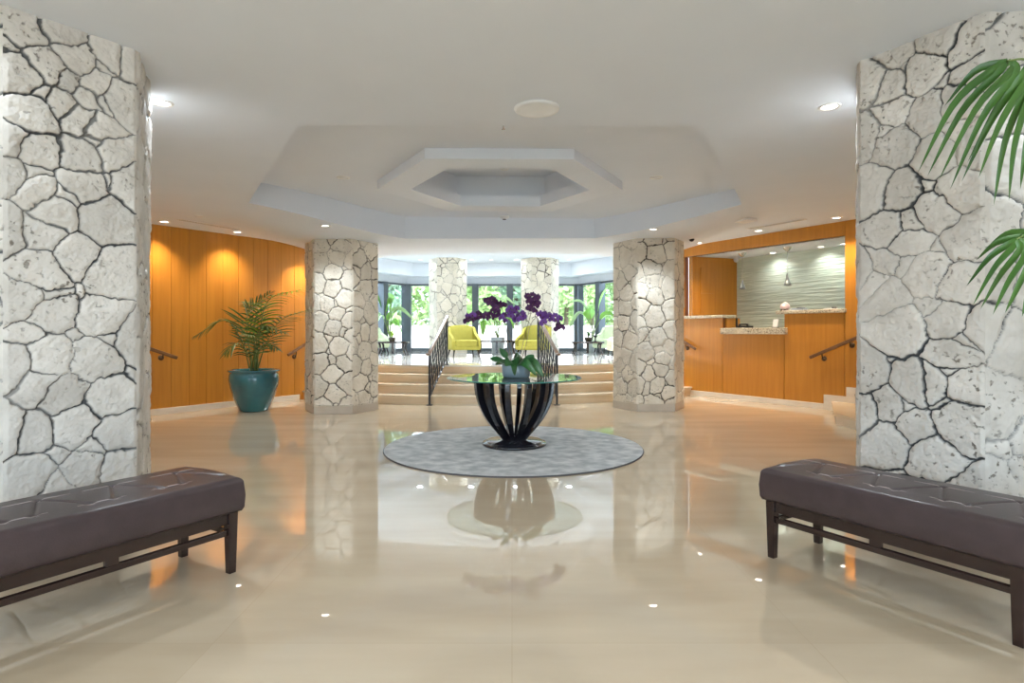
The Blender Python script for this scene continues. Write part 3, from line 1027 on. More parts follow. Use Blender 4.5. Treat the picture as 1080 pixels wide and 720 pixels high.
tab = empty('pedestal_table', (TC.x + .005, TC.y + .05, .0155), 'round glass-topped centre table on a black fluted urn pedestal', 'table')
ZTOP = .757 - .0155
b = MB(); b.lathe([(.0, 0), (.345, 0), (.352, .010), (.352, .024), (.345, .032), (.318, .034), (.312, .042), (.305, .050), (.16, .055), (.14, .062), (.13, .10), (.0, .10)], 64)
b.build('base', M['lacq'], tab)
NSL = 12
for k in range(NSL):
    a = 2 * PI * (k + .5) / NSL + .10
    ca, sa = math.cos(a), math.sin(a)
    prof_o = [(.135, .055), (.155, .085), (.205, .145), (.275, .225), (.345, .325), (.400, .435), (.435, .555), (.448, .66), (.448, .722)]
    prof_i = [(.06, .055), (.085, .095), (.138, .165), (.200, .245), (.268, .345), (.322, .445), (.356, .555), (.368, .66), (.370, .722)]
    wd = [.030, .034, .040, .046, .050, .054, .056, .056, .056]
    po, pi_ = catmull([(r, 0, z) for r, z in prof_o], 24), catmull([(r, 0, z) for r, z in prof_i], 24)
    ws = catmull([(w, 0, i) for i, w in enumerate(wd)], 24)
    b = MB(); vs = []
    for i in range(24):
        for q, sg in ((pi_[i], -1), (po[i], -1), (po[i], 1), (pi_[i], 1)):
            w = ws[i].x / 2 * sg
            vs.append((q.x * ca - w * sa, q.x * sa + w * ca, q.z))
    fs = [(i * 4 + j, i * 4 + (j + 1) % 4, (i + 1) * 4 + (j + 1) % 4, (i + 1) * 4 + j) for i in range(23) for j in range(4)] + [(3, 2, 1, 0), (92, 93, 94, 95)]
    b.add(vs, fs, 0, False)
    b.build('slat', M['lacq'], tab, bevel=.006)
b = MB(); b.lathe([(.33, .715), (.45, .715), (.45, .729), (.33, .729), (.33, .715)], 48); b.build('top_ring', M['lacq'], tab)
b = MB()
b.lathe([(.0, ZTOP - .013), (.728, ZTOP - .013)], 96, mi=0, smooth=False)
b.lathe([(.728, ZTOP - .013), (.737, ZTOP - .009), (.737, ZTOP - .004), (.728, ZTOP)], 96, mi=1)
b.lathe([(.728, ZTOP), (.0, ZTOP)], 96, mi=0, smooth=False)
me_o = b.build('glass_top', [M['glasstop'], M['glassedge']], tab)
# drop lathe end caps of the edge band (it is an open ring)
me = me_o.data; bm = bmesh.new(); bm.from_mesh(me)
kill = [f for f in bm.faces if f.material_index == 1 and len(f.verts) > 4]
dup = [f for f in bm.faces if f.material_index == 0 and len(f.verts) > 4]
bmesh.ops.delete(bm, geom=kill + dup, context='FACES'); bm.to_mesh(me); bm.free()


# ------------------------------------------------------------------ leaves
def frond(mb, ctrl, n, llen, width, droop, mi=0, smi=1, rr=.008, start=.12, lift=.15, fwd=.75):
    pts = catmull(ctrl, 40)
    mb.tube(pts, [rr * (1 - .8 * i / 39) for i in range(40)], 6, smi)
    for i in range(n):
        t = start + (1 - start) * i / (n - 1)
        k = t * 39; i0 = min(int(k), 38); u = k - i0
        p = pts[i0].lerp(pts[i0 + 1], u)
        T = (pts[min(i0 + 2, 39)] - pts[max(i0 - 1, 0)]).normalized()
        S = T.cross(Vector((0, 0, 1)))
        if S.length < .1:
            S = Vector((1, 0, 0))
        S.normalize(); U = S.cross(T)
        prof = math.sin(PI * min(1, .16 + .80 * t)) ** .7
        for sg in (-1, 1):
            L = llen * prof * random.uniform(.88, 1.1)
            f = fwd * (.6 + .9 * t)
            D = (S * sg + T * f + U * lift + Vector((random.uniform(-.08, .08), random.uniform(-.08, .08), random.uniform(-.08, .08)))).normalized()
            W_ = D.cross(U); W_ = (T - D * T.dot(D)).normalized()
            vs = []
            ns = 5
            for q in range(ns + 1):
                s = q / ns
                c = p + D * (L * s) - Vector((0, 0, droop * L * s * s))
                w = width * (math.sin(PI * (.12 + .88 * s)) ** .8 if s < 1 else 0) * .5
                fold = U * (-.25 * w)
                vs += [c + W_ * w + fold, c - U * 0, c - W_ * w + fold]
            fs = []
            for q in range(ns):
                a = q * 3
                fs += [(a, a + 1, a + 4, a + 3), (a + 1, a + 2, a + 5, a + 4)]
            mb.add(vs, fs, mi, True)


def paddle(mb, ctrl, blade0, width, mi=0, smi=1, rr=.012, fold=.25, roll=0.0):
    """stalk along ctrl, blade from fraction blade0 to the tip"""
    pts = catmull(ctrl, 30)
    mb.tube(pts, [rr * (1 - .75 * i / 29) for i in range(30)], 6, smi)
    k0 = int(blade0 * 29); vs = []
    m = 29 - k0
    for i in range(k0, 30):
        s = (i - k0) / m
        T = (pts[min(i + 1, 29)] - pts[max(i - 1, 0)]).normalized()
        S = T.cross(Vector((0, 0, 1)))
        if S.length < .15:
            S = Vector((1, 0, 0))
        S.normalize(); U = S.cross(T)
        S2 = S * math.cos(roll) + U * math.sin(roll); U2 = U * math.cos(roll) - S * math.sin(roll)
        w = width * .5 * (math.sin(PI * min(1, .04 + .96 * s)) ** .65)
        vs += [pts[i] + S2 * w + U2 * (w * fold), pts[i] + S2 * (w * .5) + U2 * (w * fold * .35), pts[i], pts[i] - S2 * (w * .5) + U2 * (w * fold * .35), pts[i] - S2 * w + U2 * (w * fold)]
    fs = [(i * 5 + j, i * 5 + j + 1, (i + 1) * 5 + j + 1, (i + 1) * 5 + j) for i in range(m) for j in range(4)]
    mb.add(vs, fs, mi, True)


def local(pts, base):
    return [Vector(p) - base for p in pts]


# teal pot palm beside the left wall
PB = Vector(((268 - CX) / F * 9.5, 9.5, 0))
palm = empty('potted_palm', PB, 'kentia palm in a glossy teal pot in front of the left wood wall', 'potted plant')
b = MB(); b.lathe([(0, 0), (.205, 0), (.225, .02), (.30, .20), (.355, .38), (.378, .50), (.370, .58), (.352, .615), (.385, .625), (.392, .642), (.385, .655), (.345, .655), (.335, .62), (.33, .58), (0, .58)], 64)
b.build('pot', M['teal'], palm)
b = MB(); b.lathe([(0, .592), (.2, .60), (.333, .588)], 40); b.build('soil', M['soil'], palm)


def pp(px, py, dy):
    return P(px, py, 9.5 + dy) - PB


FR = [([(266, 388, 0), (262, 360, .02), (262, 330, .05), (284, 309, .0)], 26, .46, 'palm', .15),
      ([(263, 388, .02), (256, 362, -.05), (238, 338, -.15), (206, 354, -.25)], 26, .36, 'palm', .45),
      ([(270, 388, .05), (274, 350, .1), (284, 316, -.2), (318, 305, -.6)], 24, .40, 'palmy', .45),
      ([(272, 388, 0), (280, 365, -.05), (296, 338, -.3), (327, 326, -.62)], 26, .38, 'palm', .35),
      ([(266, 388, -.04), (262, 375, -.2), (250, 362, -.35), (238, 372, -.5)], 16, .30, 'palm', .5),
      ([(268, 388, -.03), (270, 365, -.15), (276, 345, -.3), (300, 350, -.45)], 18, .34, 'palm', .45),
      ([(270, 388, .06), (268, 352, .2), (272, 325, .35), (262, 318, .55)], 22, .42, 'palm', .35),
      ([(268, 388, .02), (272, 372, -.1), (282, 362, -.12), (292, 368, -.2)], 14, .26, 'palm', .4),
      ([(266, 388, .02), (268, 372, -.12), (268, 356, -.3), (258, 352, -.5)], 16, .28, 'palmp', .4)]
for ctrl, n, L, mm, dr in FR:
    b = MB(); frond(b, [pp(*c) for c in ctrl], int(n * .75), L * 1.08, .028, dr, rr=.011, start=.30)
    b.build('frond', [M[mm], M['stem']], palm)
for k in range(5):
    b = MB(); a = k * 1.3
    b.tube([(.05 * math.cos(a), .05 * math.sin(a), .58), (.06 * math.cos(a + .3), .06 * math.sin(a), .85), (.10 * math.cos(a + .4), .10 * math.sin(a + .4), 1.05)], [.018, .014, .006], 8)
    b.build('stalk', M['stem'], palm)

# palm by the right bench, its pot just outside the view
QB = Vector((2.62, 1.75, 0))
palm2 = empty('potted_palm', QB, 'kentia palm whose long green fronds reach in at the right edge of the photo', 'potted plant')
b = MB(); b.lathe([(0, 0), (.19, 0), (.21, .02), (.27, .20), (.30, .36), (.31, .46), (.30, .50), (.26, .50), (.25, .46), (0, .46)], 48); b.build('pot', M['teal'], palm2)
b = MB(); b.lathe([(0, .475), (.255, .47)], 40); b.build('soil', M['soil'], palm2)


def qp(px, py, Y):
    return P(px, py, Y) - QB


R0 = Vector((0, 0, .46))


def strip(mb, pts, width, mi=0):
    c = catmull(pts, 14); vs = []
    for i in range(14):
        t = (c[min(i + 1, 13)] - c[max(i - 1, 0)]).normalized()
        sd = t.cross(Vector((0, 1, .25))).normalized(); u = sd.cross(t)
        w = width * .5 * (math.sin(PI * (.10 + .90 * i / 13)) ** .75 if i < 13 else 0)
        vs += [c[i] + sd * w + u * w * .35, c[i], c[i] - sd * w + u * w * .35]
    mb.add(vs, [(k * 3 + q, k * 3 + q + 1, (k + 1) * 3 + q + 1, (k + 1) * 3 + q) for k in range(13) for q in range(2)], mi, True)


def hand_frond(rachis, leaves, width):
    b = MB(); r = catmull(rachis, 30)
    b.tube(r, [.010 - .007 * i / 29 for i in range(30)], 6, 1)
    for n_, (pts, dy) in enumerate(leaves):
        q = [qp(x, y, 2.16 + dy * k / (len(pts) - 1)) for k, (x, y) in enumerate(pts)]
        root = min(r, key=lambda p: (p - q[0]).length)
        strip(b, [root] + q, width)
    b.build('frond', [M['palm'], M['stem']], palm2)


hand_frond([R0, Vector((-.05, .08, 1.2)), qp(1165, 150, 2.08), qp(1122, 88, 2.13), qp(1085, 64, 2.16), qp(1062, 64, 2.16)],
           [([(1050, 72), (1008, 108), (968, 182)], -.05), ([(1056, 74), (1016, 116), (978, 186)], .06), ([(1068, 74), (1032, 112), (990, 190)], -.10), ([(1072, 78), (1038, 122), (1002, 200)], .05),
            ([(1076, 84), (1046, 128), (1014, 192)], .12), ([(1082, 88), (1056, 130), (1032, 188)], -.05), ([(1086, 92), (1062, 146), (1048, 217)], .04), ([(1090, 96), (1072, 150), (1064, 212)], -.12),
            ([(1098, 100), (1084, 150), (1076, 200)], .05), ([(1108, 108), (1096, 160), (1090, 220)], .0), ([(1120, 120), (1112, 170), (1108, 230)], .06), ([(1092, 70), (1060, 100), (1020, 172)], .16),
            ([(1062, 66), (1030, 74), (996, 112)], .1), ([(1130, 80), (1150, 60), (1180, 50)], .1), ([(1110, 68), (1125, 45), (1150, 30)], .1)], .030)
hand_frond([R0, Vector((-.04, .12, .95)), qp(1185, 262, 2.1), qp(1140, 240, 2.14), qp(1100, 240, 2.16), qp(1072, 252, 2.16)],
           [([(1064, 258), (1044, 272), (1019, 302)], .04), ([(1070, 260), (1050, 282), (1026, 322)], -.06), ([(1076, 264), (1056, 290), (1034, 326)], .08), ([(1082, 268), (1064, 298), (1047, 332)], -.04),
            ([(1088, 270), (1074, 304), (1060, 330)], .06), ([(1096, 272), (1086, 306), (1078, 334)], .0), ([(1078, 250), (1052, 256), (1030, 274)], .08), ([(1108, 278), (1102, 310), (1098, 340)], .04),
            ([(1090, 246), (1064, 246), (1040, 262)], .12), ([(1126, 280), (1124, 320), (1122, 350)], .04)], .027)
for (dx, dy, hz_, ln) in ((.5, .1, 1.9, .5), (.2, -.5, 1.8, .5), (.45, -.35, 1.5, .45)):
    b = MB(); frond(b, [R0, Vector((dx * .15, dy * .15, 1.2)), Vector((dx * .6, dy * .6, hz_)), Vector((dx * 1.3, dy * 1.3, hz_ - .25))], 24, ln, .036, .5, rr=.010, start=.4)
    b.build('frond', [M['palm'], M['stem']], palm2)

# ------------------------------------------------------------------ orchid on the centre table
OB = Vector((TC.x + .025, TC.y + .02, .757))
orch = empty('potted_orchid', OB, 'purple orchid in a blue grey bowl on the glass table', 'potted plant')
b = MB(); b.lathe([(0, 0), (.135, 0), (.150, .012), (.156, .05), (.158, .128), (.155, .134), (.147, .134), (.146, .11), (0, .11)], 48)
b.build('bowl', M['ceramic'], orch)
b = MB(); b.lathe([(0, .118), (.147, .112)], 32); b.build('moss', M['soil'], orch)


def op(px, py, dy=0):
    return P(px, py, OB.y + dy) - OB


LV = [((538, 388), (528, 381, -.10), (516, 378, -.14), .075), ((540, 386), (534, 377, -.06), (527, 367, -.05), .07), ((543, 386), (543, 378, -.16), (543, 396, -.24), .085),
      ((546, 386), (556, 380, -.05), (563, 374, .0), .075), ((548, 387), (560, 382, -.10), (573, 397, -.14), .095), ((545, 386), (552, 382, -.18), (566, 396, -.22), .08),
      ((541, 386), (533, 382, .1), (522, 384, .18), .07), ((544, 386), (548, 376, .08), (552, 379, .2), .08), ((541, 387), (538, 380, -.15), (533, 386, -.24), .07)]
for a, m_, e, w in LV:
    b = MB(); paddle(b, [op(a[0], a[1]), op(*m_), op(*e)], .06, w * 1.35, 0, 0, .006, .22, .75 if e[0] < 543 else -.75)
    b.build('leaf', M['orchleaf'], orch)
SP = [[(541, 386, 0), (533, 365, -.05), (523, 338, -.1), (508, 332, -.14), (492, 338, -.16)],
      [(541, 386, .03), (536, 362, .05), (531, 330, .08), (524, 318, .06), (514, 316, .0)],
      [(544, 386, .0), (538, 356, -.08), (533, 332, -.15), (543, 327, -.16), (553, 332, -.16)],
      [(547, 386, .02), (552, 360, .04), (560, 330, .06), (562, 313, .05), (556, 312, 0)],
      [(548, 386, -.02), (554, 366, -.05), (562, 338, -.08), (580, 332, -.1), (592, 344, -.12)],
      [(543, 386, .05), (543, 355, .10), (541, 328, .1), (547, 322, .08), (552, 326, .1)]]
for c in SP:
    b = MB(); pts = catmull([op(*q) for q in c], 30); b.tube(pts, [.0042 - .002 * i / 29 for i in range(30)], 6)
    b.build('stem', M['orchstem'], orch)


def flower_mesh(m1):
    b = MB()
    for k, (ang_, L, w) in enumerate(((90, .046, .030), (210, .044, .030), (330, .044, .030), (8, .048, .056), (172, .048, .056))):
        a = math.radians(ang_); ca, sa = math.cos(a), math.sin(a)
        vs = []
        for i in range(6):
            s = i / 5
            ww = w * .5 * (math.sin(PI * min(1, .10 + .82 * s)) ** .6)
            zf = .004 + .010 * s - .016 * s * s
            for q in (-1, 0, 1):
                x, y = L * s, ww * q
                vs.append((x * ca - y * sa, -(zf + (.004 if q == 0 else 0)) - (.002 if k > 2 else 0), x * sa + y * ca))
        fs = [(i * 3 + j, i * 3 + j + 1, (i + 1) * 3 + j + 1, (i + 1) * 3 + j) for i in range(5) for j in range(2)]
        b.add(vs, fs, 0, True)
    b.tube([(0, -.004, .004), (0, -.018, -.004), (0, -.024, -.016)], [.004, .009, .003], 8, 1)
    return b


FL1 = [(492, 338), (494, 333.5), (497, 337), (499, 332), (503, 335), (505, 331), (509, 334), (512, 331.5), (515, 335), (518, 331), (521, 334), (524, 328), (526, 333), (520, 327), (523, 324)]
FL2 = [(514, 317), (517, 320), (519, 315.5), (521, 320), (523, 317), (525, 322), (528, 320.5), (531, 322)]
FL3 = [(529, 335), (533, 338), (532, 332), (536, 328), (539, 333), (538, 325), (542, 329), (545, 325), (546, 332), (549, 336), (551, 330), (544, 337), (553, 333)]
FL4 = [(556, 312), (559, 315), (562, 311), (564, 315.5), (567, 313), (558, 318.5), (562, 319), (565, 322), (567, 319), (558, 324), (564, 328), (561, 326)]
FL5 = [(570, 331), (573, 335), (575, 331), (573, 340), (579, 333), (582, 337), (585, 333), (587, 338), (590, 336), (590, 343), (593, 345), (588, 346)]
mesh_d = mesh_l = None
for grp, dy, dark in ((FL1, -.13, 1), (FL2, .03, 1), (FL3, -.15, 0), (FL4, .04, 1), (FL5, -.09, 0)):
    for i, (x, y) in enumerate(grp):
        use_d = dark and not (grp is FL1 and i < 5 and i % 2) or (grp is FL5 and i > 8)
        if use_d and mesh_d is None:
            o = flower_mesh(0).build('flower', [M['orch'], M['orchc']], orch); mesh_d = o.data
        elif not use_d and mesh_l is None:
            o = flower_mesh(0).build('flower', [M['orchl'], M['orchc']], orch); mesh_l = o.data
        else:
            o = bpy.data.objects.new('flower', mesh_d if use_d else mesh_l); COL.objects.link(o); o.parent = orch
        o.location = op(x, y, dy + random.uniform(-.05, .05))
        sc_ = random.uniform(.80, 1.02)
        o.scale = (sc_, sc_, sc_)
        o.rotation_euler = (random.uniform(-.3, .5), random.uniform(-.5, .5), random.uniform(-.9, .9))


# ------------------------------------------------------------------ stair railings
def railing(near, far, label):
    n0 = Vector(near); f0 = Vector(far)
    root = empty('stair_railing', n0, label, 'railing')
    f = f0 - n0
    hN, hF = .865, .86
    for q, h in ((Vector((0, 0, 0)), hN), (f, hF)):
        b = MB(); b.box((q.x, q.y, q.z + h / 2), (.035, .035, h)); b.box((q.x, q.y, q.z + .006), (.10, .10, .012))
        b.build('post', M['iron'], root, bevel=.003)
    d = Vector((f.x, f.y, 0)).normalized()
    side = Vector((-d.y, d.x, 0))
    top0, top1 = Vector((0, 0, hN)), f + Vector((0, 0, hF))
    sl = (top1 - top0).normalized()
    b = MB(); b.sweep_box([top0 - d * .12 + Vector((0, 0, .005)), top0 - d * .02 + Vector((0, 0, .01)), top0 + sl * .06 + Vector((0, 0, .03)), top1 + Vector((0, 0, .03)), top1 + sl * .05 + Vector((0, 0, .03))], .062, .045, side)
    b.build('handrail', M['woodrail'], root, bevel=.012)
    b = MB()
    b.sweep_box([top0, top1], .03, .012, side); b.sweep_box([Vector((0, 0, .14)), f + Vector((0, 0, .12))], .03, .014, side)
    b.build('rail_bar', M['iron'], root)
    # wavy interlaced balusters
    nb = 16
    for i in range(nb):
        s = (i + .5) / nb
        base = f * s; zb, zt = .14 + (.12 - .14) * s, hN + (hF - hN) * s
        ph = (i % 2) * PI
        pts = []
        for k in range(25):
            u = k / 24
            a = .055 * math.sin(ph + u * 2 * PI * 1.5)
            pts.append(Vector((base.x, base.y, base.z + zb + (zt - zb) * u)) + (d + Vector((0, 0, f.z / Vector((f.x, f.y, 0)).length))) * a)
        b = MB(); b.sweep_box(pts, .020, .014, side); b.build('baluster', M['iron'], root)
    return root


railing(onZ(453, 427.2, 0), P(471.5, 385.2, 11.25).to_2d().to_3d() + Vector((0, 0, ZL)), 'black iron stair railing with brown handrail on the left of the curved steps')
railing(onZ(587.5, 427, 0), P(567.5, 385, 11.25).to_2d().to_3d() + Vector((0, 0, ZL)), 'black iron stair railing with brown handrail behind the right side of the orchid')


# wall handrails
def wall_rail(pts, O, D, N, brackets, label):
    base = wall_pz(pts[0][0], pts[0][1], O - N * .07, D)
    root = empty('wall_handrail', base, label, 'handrail')
    q = [wall_pz(x, y, O - N * .07, D) - base for x, y in pts]
    b = MB(); b.sweep_box(q, .04, .05, N)
    b.build('rail', M['woodrail'], root, bevel=.01)
    for x, y in brackets:
        w = wall_pz(x, y, O, D) - base
        k = Vector((w.x, w.y, w.z))
        a = k - N * .07
        # height of rail above bracket
        e0, e1 = q[0], q[-1]
        s = (a - e0).to_2d().dot((e1 - e0).to_2d()) / (e1 - e0).to_2d().length_squared
        zr = e0.z + (e1.z - e0.z) * s - .02
        b = MB(); b.tube([k - N * .002, k - N * .014], .042, 20)
        b.tube([k - N * .012, k - N * .05 + Vector((0, 0, .005)), Vector((a.x, a.y, zr - .03)), Vector((a.x, a.y, zr))], .010, 8)
        b.build('bracket', M['bronze'], root)
    return root


wall_rail([(854, 377), (912, 352.5)], RO, RD, RN, [(869.5, 378), (899, 364)], 'wooden handrail on the reception wall beside the right side stairs')
wall_rail([(187, 377.3), (140, 361.5)], LO, LD, LN, [(169.5, 377)], 'wooden handrail on the left wood wall beside the large left pillar')
wall_rail([(303.5, 374.5), (330, 358)], LO, LD, LN, [(310, 376)], 'wooden handrail on the left wood wall beside the left pillar of the steps')
wall_rail([(734, 368), (716, 357)], RO, RD, RN, [(725.5, 367)], 'short end of a wooden handrail under the far end of the reception desk')

# ------------------------------------------------------------------ things on the reception desk


def desk_pt(px, z, back=.12):
    p = wall_pt(px, RO + RN * back, RD)
    return Vector((p.x, p.y, z))


base = desk_pt(786, 1.325)
ph = empty('desk_phone', base, 'black desk telephone on the low granite countertop', 'telephone', None, ang)
b = MB(); b.box((0, 0, .02), (.22, .18, .04)); b.build('body', M['black'], ph, bevel=.008)
b = MB(); b.tube([(-.09, .05, .055), (-.05, .05, .068), (.05, .05, .068), (.09, .05, .055)], [.022, .015, .015, .022], 10); b.build('handset', M['black'], ph)
base = desk_pt(777, 1.325, .2)
b = MB(); b.box((0, 0, .005), (.12, .10, .01)); b.box((0, 0, .08), (.018, .03, .15)); b.box((0, -.0, .11), (.03, .03, .16), 0)
o = b.build('card_terminal', M['black'], bevel=.004); o.location = base; o.rotation_euler = (0, 0, ang); tag(o, 'slim black card terminal on a stand left of the telephone', 'card terminal')
base = desk_pt(818, 1.325, .18)
st = empty('card_holder', base, 'white standing card in a holder at the right end of the low countertop', 'sign holder', None, ang)
b = MB(); b.box((0, 0, .006), (.10, .07, .012)); b.build('foot', M['black'], st)
b = MB(); b.box((0, 0, .08), (.10, .006, .145), 0, 0, Matrix.Rotation(.18, 3, 'X')); b.build('card', M['paper'], st)
base = desk_pt(828, 1.615, .2)
pg = empty('piggy_bank', base, 'small round pale pink figure on the high granite countertop', 'ornament', None, ang)
b = MB(); b.lathe([(0, .0), (.05, .01), (.078, .05), (.082, .075), (.07, .11), (.04, .135), (0, .14)], 24); b.build('body', M['pink'], pg)
b = MB(); b.lathe([(0, .10), (.045, .11), (.052, .13), (.03, .152), (0, .158)], 20, (0, 0, 0)); b.build('cap', M['paper'], pg)
for sg in (-1, 1):
    b = MB(); b.lathe([(.0, 0), (.022, .002), (.024, .03), (0, .036)], 12, (sg * .035, .06, 0)); b.build('foot', M['brownpot'], pg)
base = desk_pt(843, 1.615, .2)
b = MB(); b.box((0, 0, .012), (.24, .16, .024)); b.box((.0, .01, .034), (.22, .13, .016)); b.box((-.04, .02, .047), (.10, .08, .012), 1)
o = b.build('document_tray', [M['bluepl'], M['dgrey']], bevel=.003); o.location = base; o.rotation_euler = (0, 0, ang); tag(o, 'flat blue grey document tray beside the pink figure', 'tray')
base = desk_pt(876, 1.615, .2)
b = MB(); b.box((0, 0, .012), (.17, .12, .024)); b.box((-.06, 0, .032), (.03, .10, .018), 1)
o = b.build('tissue_pack', [M['paper'], M['black']], bevel=.004); o.location = base; o.rotation_euler = (0, 0, ang); tag(o, 'small white pack on the high granite countertop near the right jamb', 'paper')


# pendants over the desk
def pendant(px, pytop, pylamp0, pylamp1, back, label):
    p = wall_pt(px, RO + RN * back, RD); Y = p.y
    zt, z0, z1 = 2.76, CH - (pylamp0 - CY) / F * Y, CH - (pylamp1 - CY) / F * Y
    root = empty('pendant_lamp', (p.x, p.y, 2.76), label, 'pendant lamp')
    b = MB(); b.lathe([(0, -.075), (.025, -.07), (.06, -.03), (.075, -.004), (.075, 0), (0, 0)], 28); b.build('canopy', M['chrome'], root)
    b = MB(); b.tube([(0, 0, -.07), (0, 0, z0 - 2.76)], .003, 6); b.build('cord', M['chrome'], root)
    h = z0 - z1
    b = MB(); b.lathe([(0, 0), (.012, 0), (.024, -.4 * h), (.052, -.75 * h), (.062, -h), (.054, -h), (.044, -.75 * h), (0, -.7 * h)], 28, (0, 0, z0 - 2.76)); b.build('shade', M['zinc'], root)
    return root


pendant(830.5, 262, 288, 301, .42, 'silver cone pendant lamp above the right part of the reception desk')
pendant(783, 268, 295, 305, .42, 'silver cone pendant lamp above the low part of the reception desk')
p = CB + Vector((-.12, -.28, 0))
cam_ = empty('security_camera', (p.x, p.y, 2.76), 'small white security camera in the corner above the reception desk', 'camera')
b = MB(); b.lathe([(0, -.02), (.04, -.02), (.045, 0), (0, 0)], 20); b.build('mount', M['trim'], cam_)
b = MB(); b.lathe([(0, -.11), (.035, -.095), (.05, -.06), (.045, -.02), (0, -.018)], 20); b.build('dome', M['lensoff'], cam_)

# ------------------------------------------------------------------ lounge furniture


def armchair(loc, rz, m, label):
    root = empty('armchair', loc, label, 'armchair', None, rz)
    # faces -Y
    b = MB()
    b.box((0, -.02, .335), (.56, .60, .17)); b.build('seat_cushion', m, root, bevel=.035, seg=3)
    b = MB(); b.box((0, 0, .215), (.70, .66, .09)); b.build('seat_base', m, root, bevel=.02)
    b = MB(); vs, fs = [], []
    for i in range(9):
        s = i / 8; x = -.30 + .60 * s
        bow = .05 * (1 - (2 * s - 1) ** 2)
        for z, y in ((.24, .25), (.45, .27), (.65, .31), (.80 - .03 * (2 * s - 1) ** 2, .345)):
            vs.append((x, y + bow - .075, z))
        for z, y in ((.80 - .03 * (2 * s - 1) ** 2, .345), (.65, .31), (.45, .27), (.24, .25)):
            vs.append((x, y + bow + .055, z))
    for i in range(8):
        for j in range(8):
            fs.append((i * 8 + j, i * 8 + (j + 1) % 8, (i + 1) * 8 + (j + 1) % 8, (i + 1) * 8 + j))
    fs += [tuple(range(8)), tuple(64 + j for j in reversed(range(8)))]
    b.add(vs, fs); b.build('backrest', m, root, bevel=.02, seg=3)
    for sg in (-1, 1):
        b = MB()
        prof = [(-.32, .19), (.32, .19), (.36, .76), (.26, .74), (.10, .60), (-.14, .52), (-.28, .47), (-.33, .40)]
        n = len(prof)
        x0, x1 = sg * .285, sg * .375
        b.add([(x0, y, z) for y, z in prof] + [(x1, y, z) for y, z in prof], [tuple(range(n)), tuple(reversed(range(n, 2 * n)))] + [(i, (i + 1) % n, n + (i + 1) % n, n + i) for i in range(n)])
        b.build('arm', m, root, bevel=.03, seg=3)
    for sx in (-1, 1):
        for sy in (-1, 1):
            b = MB(); b.tube([(sx * .30, sy * .27, .175), (sx * .33, sy * .31, 0)], [.024, .014], 10); b.build('leg', M['espresso'], root)
    return root


def L3(px, Y):
    return ((px - CX) / F * Y, Y, ZL)


armchair(L3(489, 15.05), math.radians(18), M['yellow'], 'mustard yellow armchair just right of the left stair railing')
armchair(L3(562.5, 15.05), math.radians(-22), M['yellow'], 'mustard yellow armchair behind the right stair railing')
armchair(L3(393, 17.1), math.radians(40), M['sage'], 'pale sage armchair half hidden by the left pillar of the steps')
armchair(L3(643, 16.9), math.radians(-35), M['sage'], 'pale sage armchair beside the right lounge table')
armchair(L3(656.5, 14.6), math.radians(-90), M['cream'], 'cream armchair mostly hidden by the right pillar of the steps')


def lounge_table(loc, L, W, H, label, rz=0.0):
    root = empty('coffee_table', loc, label, 'table', None, rz)
    b = MB(); n = 40
    poly = [(L / 2 * math.copysign(abs(math.cos(2 * PI * i / n)) ** .6, math.cos(2 * PI * i / n)), W / 2 * math.copysign(abs(math.sin(2 * PI * i / n)) ** .6, math.sin(2 * PI * i / n))) for i in range(n)]
    b.prism(poly, H - .045, H); b.build('table_top', M['espresso'], root, bevel=.006)
    for sx in (-1, 1):
        for sy in (-1, 1):
            x, y = sx * L * .40, sy * W * .34
            b = MB(); b.tube(catmull([(x, y, H - .03), (x - sx * .035, y, H * .72), (x - sx * .03, y, H * .4), (x + sx * .03, y, 0)], 14), [.030 - .010 * i / 13 for i in range(14)], 8)
            b.build('leg', M['espresso'], root)
    b = MB(); b.box((0, 0, H * .5), (.065, .065, H - .06)); b.build('centre_post', M['espresso'], root)
    return root


HTB = .36
lounge_table(L3(414.5, 16.2), .86, .6, HTB, 'dark curved-leg coffee table in the lounge beside the left pillar of the steps')
lounge_table(L3(619.5, 16.2), .90, .6, HTB, 'dark curved-leg coffee table in the lounge beside the right pillar of the steps')
lounge_table(L3(524, 16.4), 1.2, .6, .385, 'dark coffee table between the two yellow armchairs')


def bromeliad(loc, mpot, mleaf, label, r=.09):
    root = empty('potted_bromeliad', loc, label, 'potted plant')
    b = MB(); b.lathe([(0, 0), (r * .7, 0), (r, .05), (r * 1.05, .10), (r * .95, .12), (r * .8, .11), (0, .10)], 24); b.build('bowl', mpot, root)
    for k in range(11):
        a = k * 2.399; rr = .10 + .06 * random.random(); h = .10 + .10 * random.random()
        b = MB(); paddle(b, [(0, 0, .10), (rr * .5 * math.cos(a), rr * .5 * math.sin(a), .10 + h), (rr * 1.2 * math.cos(a), rr * 1.2 * math.sin(a), .11 + h * .8)], .1, .045, 0, 0, .004, .3)
        b.build('leaf', mleaf, root)
    return root


bromeliad((L3(414, 16.2)[0], 16.15, ZL + HTB), M['brownpot'], M['palmy'], 'small yellow green bromeliad on the left lounge coffee table')
bromeliad((L3(620.5, 16.2)[0], 16.15, ZL + HTB), M['brownpot'], M['palm'], 'dark leafed plant bowl on the right lounge coffee table', .11)
b = MB(); b.lathe([(0, 0), (.045, 0), (.05, .01), (.02, .02), (.018, .10), (.075, .16), (.14, .165), (.14, .172), (0, .172)], 24)
o = b.build('pedestal_dish', M['black']); o.location = (L3(628, 16.1)[0], 16.1, ZL + HTB); tag(o, 'dark footed dish on the right lounge coffee table', 'dish')


